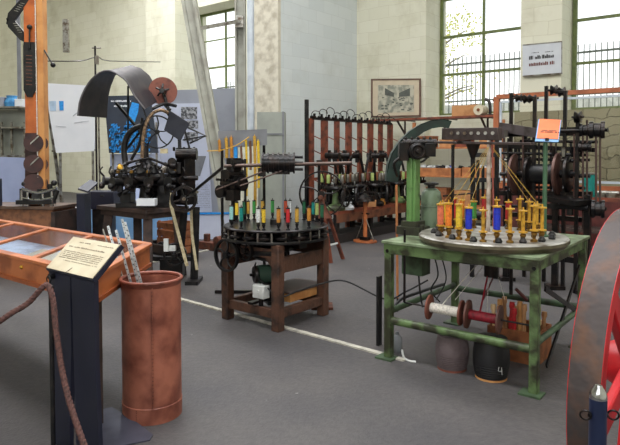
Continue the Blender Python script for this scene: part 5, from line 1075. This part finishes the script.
# ================================================================== RIGHT BACKGROUND: large loom frame
Z4 = 6.3
def q4(px, py, dz=0.0): return pz(px, py, Z4+dz)
L0 = q4(545, 200); L0.z = 0
t = thing('braiding_loom', 'tall dark iron machine with posts, beams and large reels behind the green table', 'loom', L0, ANG)
for (px, y0, dz) in ((511.5, 93, .3), (535, 97, .0), (546.5, 86, .25), (565.5, 91, -.15), (578, 115, -.3), (526, 135, .5)):
    b = B(); p = q4(px, y0, dz); b.beam(Vector((p.x, p.y, 0)), p, .035, .035); b.build('post', iron, t, True)
for (a_1, a_2, w_, h_) in (((497, 133, .35), (600, 131, -.3), .07, .09), ((500, 146, .3), (596, 150, -.3), .05, .045), ((500, 193, .3), (592, 194, -.3), .06, .05), ((552, 198, -.2), (584, 203, -.5), .30, .05), ((508, 214, .3), (586, 220, -.3), .05, .05), ((497, 251, .3), (590, 262, -.3), .05, .06)):
    b = B(); b.beam(q4(*a_1), q4(*a_2), w_, h_); b.build('beam', iron, t, True)
b = B(); b.beam(q4(500, 127, .3), q4(537, 133, -.05), .05, .10); b.build('slotted_arm', mat('grey_brown_iron', (86, 78, 80), .45, .4, (62, 54, 52), 10), t, True)
ax4 = (q4(590, 176, -.3)-q4(500, 175, .3)).normalized()
rl = mat('reel_brown', (92, 64, 58), .45, .3, (62, 42, 38), 8)
def reel(px, R_, dz, rm=None):
    c = q4(px, 174, dz); b = B(); b.lathe([(.04, -.02), (R_*.9, -.022), (R_, -.012), (R_, .012), (R_*.9, .022), (.04, .02)], c, ax4, 44, True); o = b.build('reel_disc', rm or rl, t, True)
    b = B()
    for k in range(6):
        a = k*math.pi/3; qm = ax4.to_track_quat('Z', 'Y').to_matrix(); d = qm@Vector((math.cos(a), math.sin(a), 0)); b.beam(c-ax4*.03+d*.03, c-ax4*.03+d*R_*.9, .02, .012)
    b.cyl(c-ax4*.1, c+ax4*.1, .045); b.build('reel_spider', iron, o, True)
for px, R_, dz, rm in ((516, .225, .18, None), (530, .19, .06, iron), (559, .225, -.1, None), (569, .19, -.18, iron)): reel(px, R_, dz, rm)
for k, px in enumerate((504, 508, 519, 523, 529, 539, 551, 556, 571, 574)): b = B(); dz_ = .3-.0062*(px-500)-.08*(k % 2); b.cyl(q4(px, 134+(k % 3)*4, dz_), q4(px, 200+(k % 4)*8, dz_), .010 if k % 2 else .015, n=8); b.build('lifting_rod', iron if k % 3 else MATS['reel_brown'], t, True)
for k, (y0, px0, px1) in enumerate(((159, 503, 590), (187, 505, 585), (206, 500, 566), (141, 520, 598))): b = B(); b.cyl(q4(px0, y0, .3-.0062*(px0-500)), q4(px1, y0+1, .3-.0062*(px1-500)), .016); b.build('cross_rod', iron, t, True)
b = B(); b.cyl(q4(500, 174, .28), q4(590, 176, -.33), .02); b.cyl(q4(502, 153, .28), q4(588, 155, -.3), .016); b.cyl(q4(532, 174, .06), q4(555, 174, -.1), .11); b.build('reel_shaft', black, t, True)
for k in range(9): b = B(); p = q4(506+9.5*k, 152, .26-.07*k); b.box(p, (.03, .03, .10)); b.ball(p-ZV*.09, .022, 8); b.build('guide_weight', iron if k % 3 else steel, t, True)
for (px, py, dz, R_) in ((519, 98, .25, .045), (527, 99, .15, .05), (533, 98.5, .1, .04), (554, 90, .1, .055), (562, 92, .0, .055), (578, 117, -.35, .06)):
    b = B(); c = q4(px, py, dz); b.lathe([(.01, -.03), (R_, -.03), (R_*.6, 0), (R_, .03), (.01, .03)], c, Vector((.8, -.6, 0)), 18, True); b.cyl(c-ax4*.06, c+ax4*.06, .012); b.build('top_pulley', iron, t, True)
b = B(); b.beam(q4(512, 96, .3), q4(536, 98, .0), .02); b.beam(q4(547, 90, .2), q4(566, 92, -.15), .02); b.build('top_bar', iron, t, True)
for (px, py, dz, R_, w_) in ((585, 130, -.35, .065, .1), (597, 130, -.45, .085, .14), (585, 147, -.35, .05, .12), (598, 209, -.45, .09, .12)):
    b = B(); c = q4(px, py, dz); b.lathe([(.02, -w_/2), (R_, -w_/2), (R_, -w_*.25), (R_*.8, -w_*.2), (R_*.8, w_*.2), (R_, w_*.25), (R_, w_/2), (.02, w_/2)], c, Vector((.9, -.45, 0)), 24, True); b.build('side_pulley', iron, t, True)
b = B(); b.cyl(q4(560, 131, -.2), q4(608, 130, -.52), .018); b.build('side_shaft', iron, t, True)
b = B(); b.cyl(q4(580, 209, -.3), q4(606, 209, -.5), .018); b.build('side_shaft', iron, t, True)
for px, y0, y1, dz in ((583, 133, 230, -.34), (587, 120, 205, -.36), (596, 133, 208, -.45), (600, 133, 208, -.45)):
    b = B(); b.cyl(q4(px, y0, dz), q4(px, y1, dz), .011, n=8); b.build('vertical_rod', mat('rod_brown', (84, 66, 60), .5, .4) if 'rod_brown' not in MATS else MATS['rod_brown'], t, True)
for px, dz in ((507, .33), (556, -.1), (588, -.4)):
    p = q4(px, 195, dz); b = B(); b.beam(Vector((p.x, p.y, 0)), p, .06); b.box((p.x, p.y, .02), (.16, .16, .04)); b.build('leg', iron, t, True)
b = B(); b.box(q4(572, 200, -.3), (.30, .2, .03), Matrix.Rotation(ANG, 3, 'Z')); b.cyl(q4(560, 205, -.3), q4(588, 208, -.45), .03); b.box(q4(548, 206, -.1), (.5, .05, .05), Matrix.Rotation(ANG, 3, 'Z')); b.cyl(q4(570, 215, -.3), q4(570, 196, -.3), .035); b.build('cast_bracket', black, t, True)
b = B()
for k in range(4): b.box(q4(478+5*k, 215-k, .5), (.05, .05, .10+.03*(k % 2))); b.cyl(q4(478+5*k, 205, .5), q4(478+5*k, 160+6*k, .5), .018, n=8)
b.beam(q4(470, 180, .5), q4(500, 180, .4), .05); b.beam(q4(470, 155, .5), q4(500, 155, .4), .05); b.cyl(q4(472, 215, .5), q4(498, 215, .4), .06); b.beam(Vector((q4(473, 180, .5).x, 6.8, 0)), q4(473, 150, .5), .04); b.beam(Vector((q4(497, 180, .4).x, 6.7, 0)), q4(497, 140, .4), .04); b.build('side_frame', black, t, True)
# overhead beam over green table continuing into the machine
b = B(); b.beam(pz(500, 134, 3.95), q4(506, 133, .3), .05, .06); o = tag(origin(b.build('connecting_beam', MATS['arm_brown_iron']), pz(500, 134, 3.95)), 'dark iron beam joining the overhead arm to the tall loom behind', 'beam')
# grey baseboard trunk under the machines at the back
p0_ = ph(440, 262); p1_ = ph(600, 300)
b = B(); b.beam(ph(452, 236)+ZV*.1, ph(585, 262)+ZV*.1, .12, .1); tag(origin(b.build('floor_beam', rust), ph(452, 236)), 'rusty low beam lying on the floor behind the green table', 'beam')
t = thing('wire_coils', 'pale green coils of wire on the floor beam behind the green table', 'coil', ph(470, 237)+ZV*.0)
for k in range(3): b = B(); b.torus(ph(462+8*k, 237)+ZV*(.05), ZV, .09, .03, 20, 6); b.torus(ph(462+8*k, 237)+ZV*(.11), ZV, .085, .03, 20, 6); b.build('coil', greenb, t, True)
# framed glazed partition with dado
fw = mat('partition_orange_wood', (170, 98, 62), .5, 0, (140, 78, 48), 6); OFF = 2.2
fz = lambda px, py: wall_at(px, py, OFF)
t = thing('framed_display_screen', 'orange wood framed glass screen with white inner frame in front of the stone wall', 'screen', fz(560, 150)*Vector((1, 1, 0)), ANG)
Lb = fz(497, 97); Tz = Lb.z; Ld = 5.2; zb = fz(520, 186).z
for (p, q_, w_, h_) in ((Lb, Lb+U*Ld, .08, .07), (Lb*Vector((1, 1, 0))+ZV*zb, (Lb+U*Ld)*Vector((1, 1, 0))+ZV*zb, .08, .09)):
    b = B(); b.beam(p, q_, w_, h_); b.build('rail', fw, t, True)
for k in (0, 2.6, 5.2): p = (Lb+U*k)*Vector((1, 1, 0)); b = B(); b.beam(p, p+ZV*Tz, .08, .09); b.build('stile', fw, t, True)
for k in (0, 1):
    a_1 = (Lb+U*(.08+2.6*k))*Vector((1, 1, 0)); a_2 = a_1+U*2.44; b = B()
    for (p, q_) in ((a_1+ZV*(Tz-.09), a_2+ZV*(Tz-.09)), (a_1+ZV*(zb+.1), a_2+ZV*(zb+.1)), (a_1+ZV*(zb+.1), a_1+ZV*(Tz-.09)), (a_2+ZV*(zb+.1), a_2+ZV*(Tz-.09))): b.beam(p-V*.03, q_-V*.03, .03, .035)
    b.build('inner_frame', pipem, t, True); b = B(); b.prism([a_1+ZV*(zb+.1), a_2+ZV*(zb+.1), a_2+ZV*(Tz-.09), a_1+ZV*(Tz-.09)], V*.005); b.build('glass', glass, t, True, smooth=False)
b = B(); b.prism([Lb*Vector((1, 1, 0)), (Lb+U*Ld)*Vector((1, 1, 0)), (Lb+U*Ld)*Vector((1, 1, 0))+ZV*zb, Lb*Vector((1, 1, 0))+ZV*zb], V*.03); b.build('lower_board', mat('dado_dark_red', (104, 52, 48), .5, 0, (78, 42, 40), 8), t, True, smooth=False)
# right background bench with teal tin
rb = wall_at(598, 190, 3.0)*Vector((1, 1, 0)); t = thing('side_bench', 'dark red-brown bench with small parts at the far right behind the loom', 'bench', rb, ANG)
hb_ = .80
b = B(); b.box((0, 0, hb_), (1.8, .5, .05)); b.build('bench_top', redwood, t)
for x in (-.8, .8): b = B(); b.box((x, 0, hb_/2), (.08, .45, hb_)); b.build('leg', darkwood, t)
b = B(); b.box((0, 0, .35), (1.6, .4, .05)); b.build('lower_shelf', darkwood, t)
c = rb+U*-.0+ZV*(hb_+.025)
p = wall_at(590, 190, 3.1); p.z = hb_+.025; b = B(); b.lathe([(.001, 0), (.09, 0), (.09, .30), (.08, .31), (.001, .31)], p, n=24); o = tag(origin(b.build('teal_tin', THREAD['teal']), p), 'teal tin standing on the side bench behind the loom pulleys', 'tin')
b = B(); b.lathe([(.085, .31), (.094, .31), (.094, .33), (.001, .335)], n=24); b.build('lid', steel, o)
for k, (px, lab) in enumerate(((603, 'pale metal part on the side bench, next to the teal tin'), (613, 'pale metal part at the right end of the side bench'))):
    p = wall_at(px, 190, 3.1); p.z = hb_+.025; b = B(); b.box(p+ZV*.03, (.16, .10, .06)); b.cyl(p+ZV*.06-U*.08, p+ZV*.06+U*.08, .03); tag(origin(b.build('metal_part', steel), p), lab, 'part')
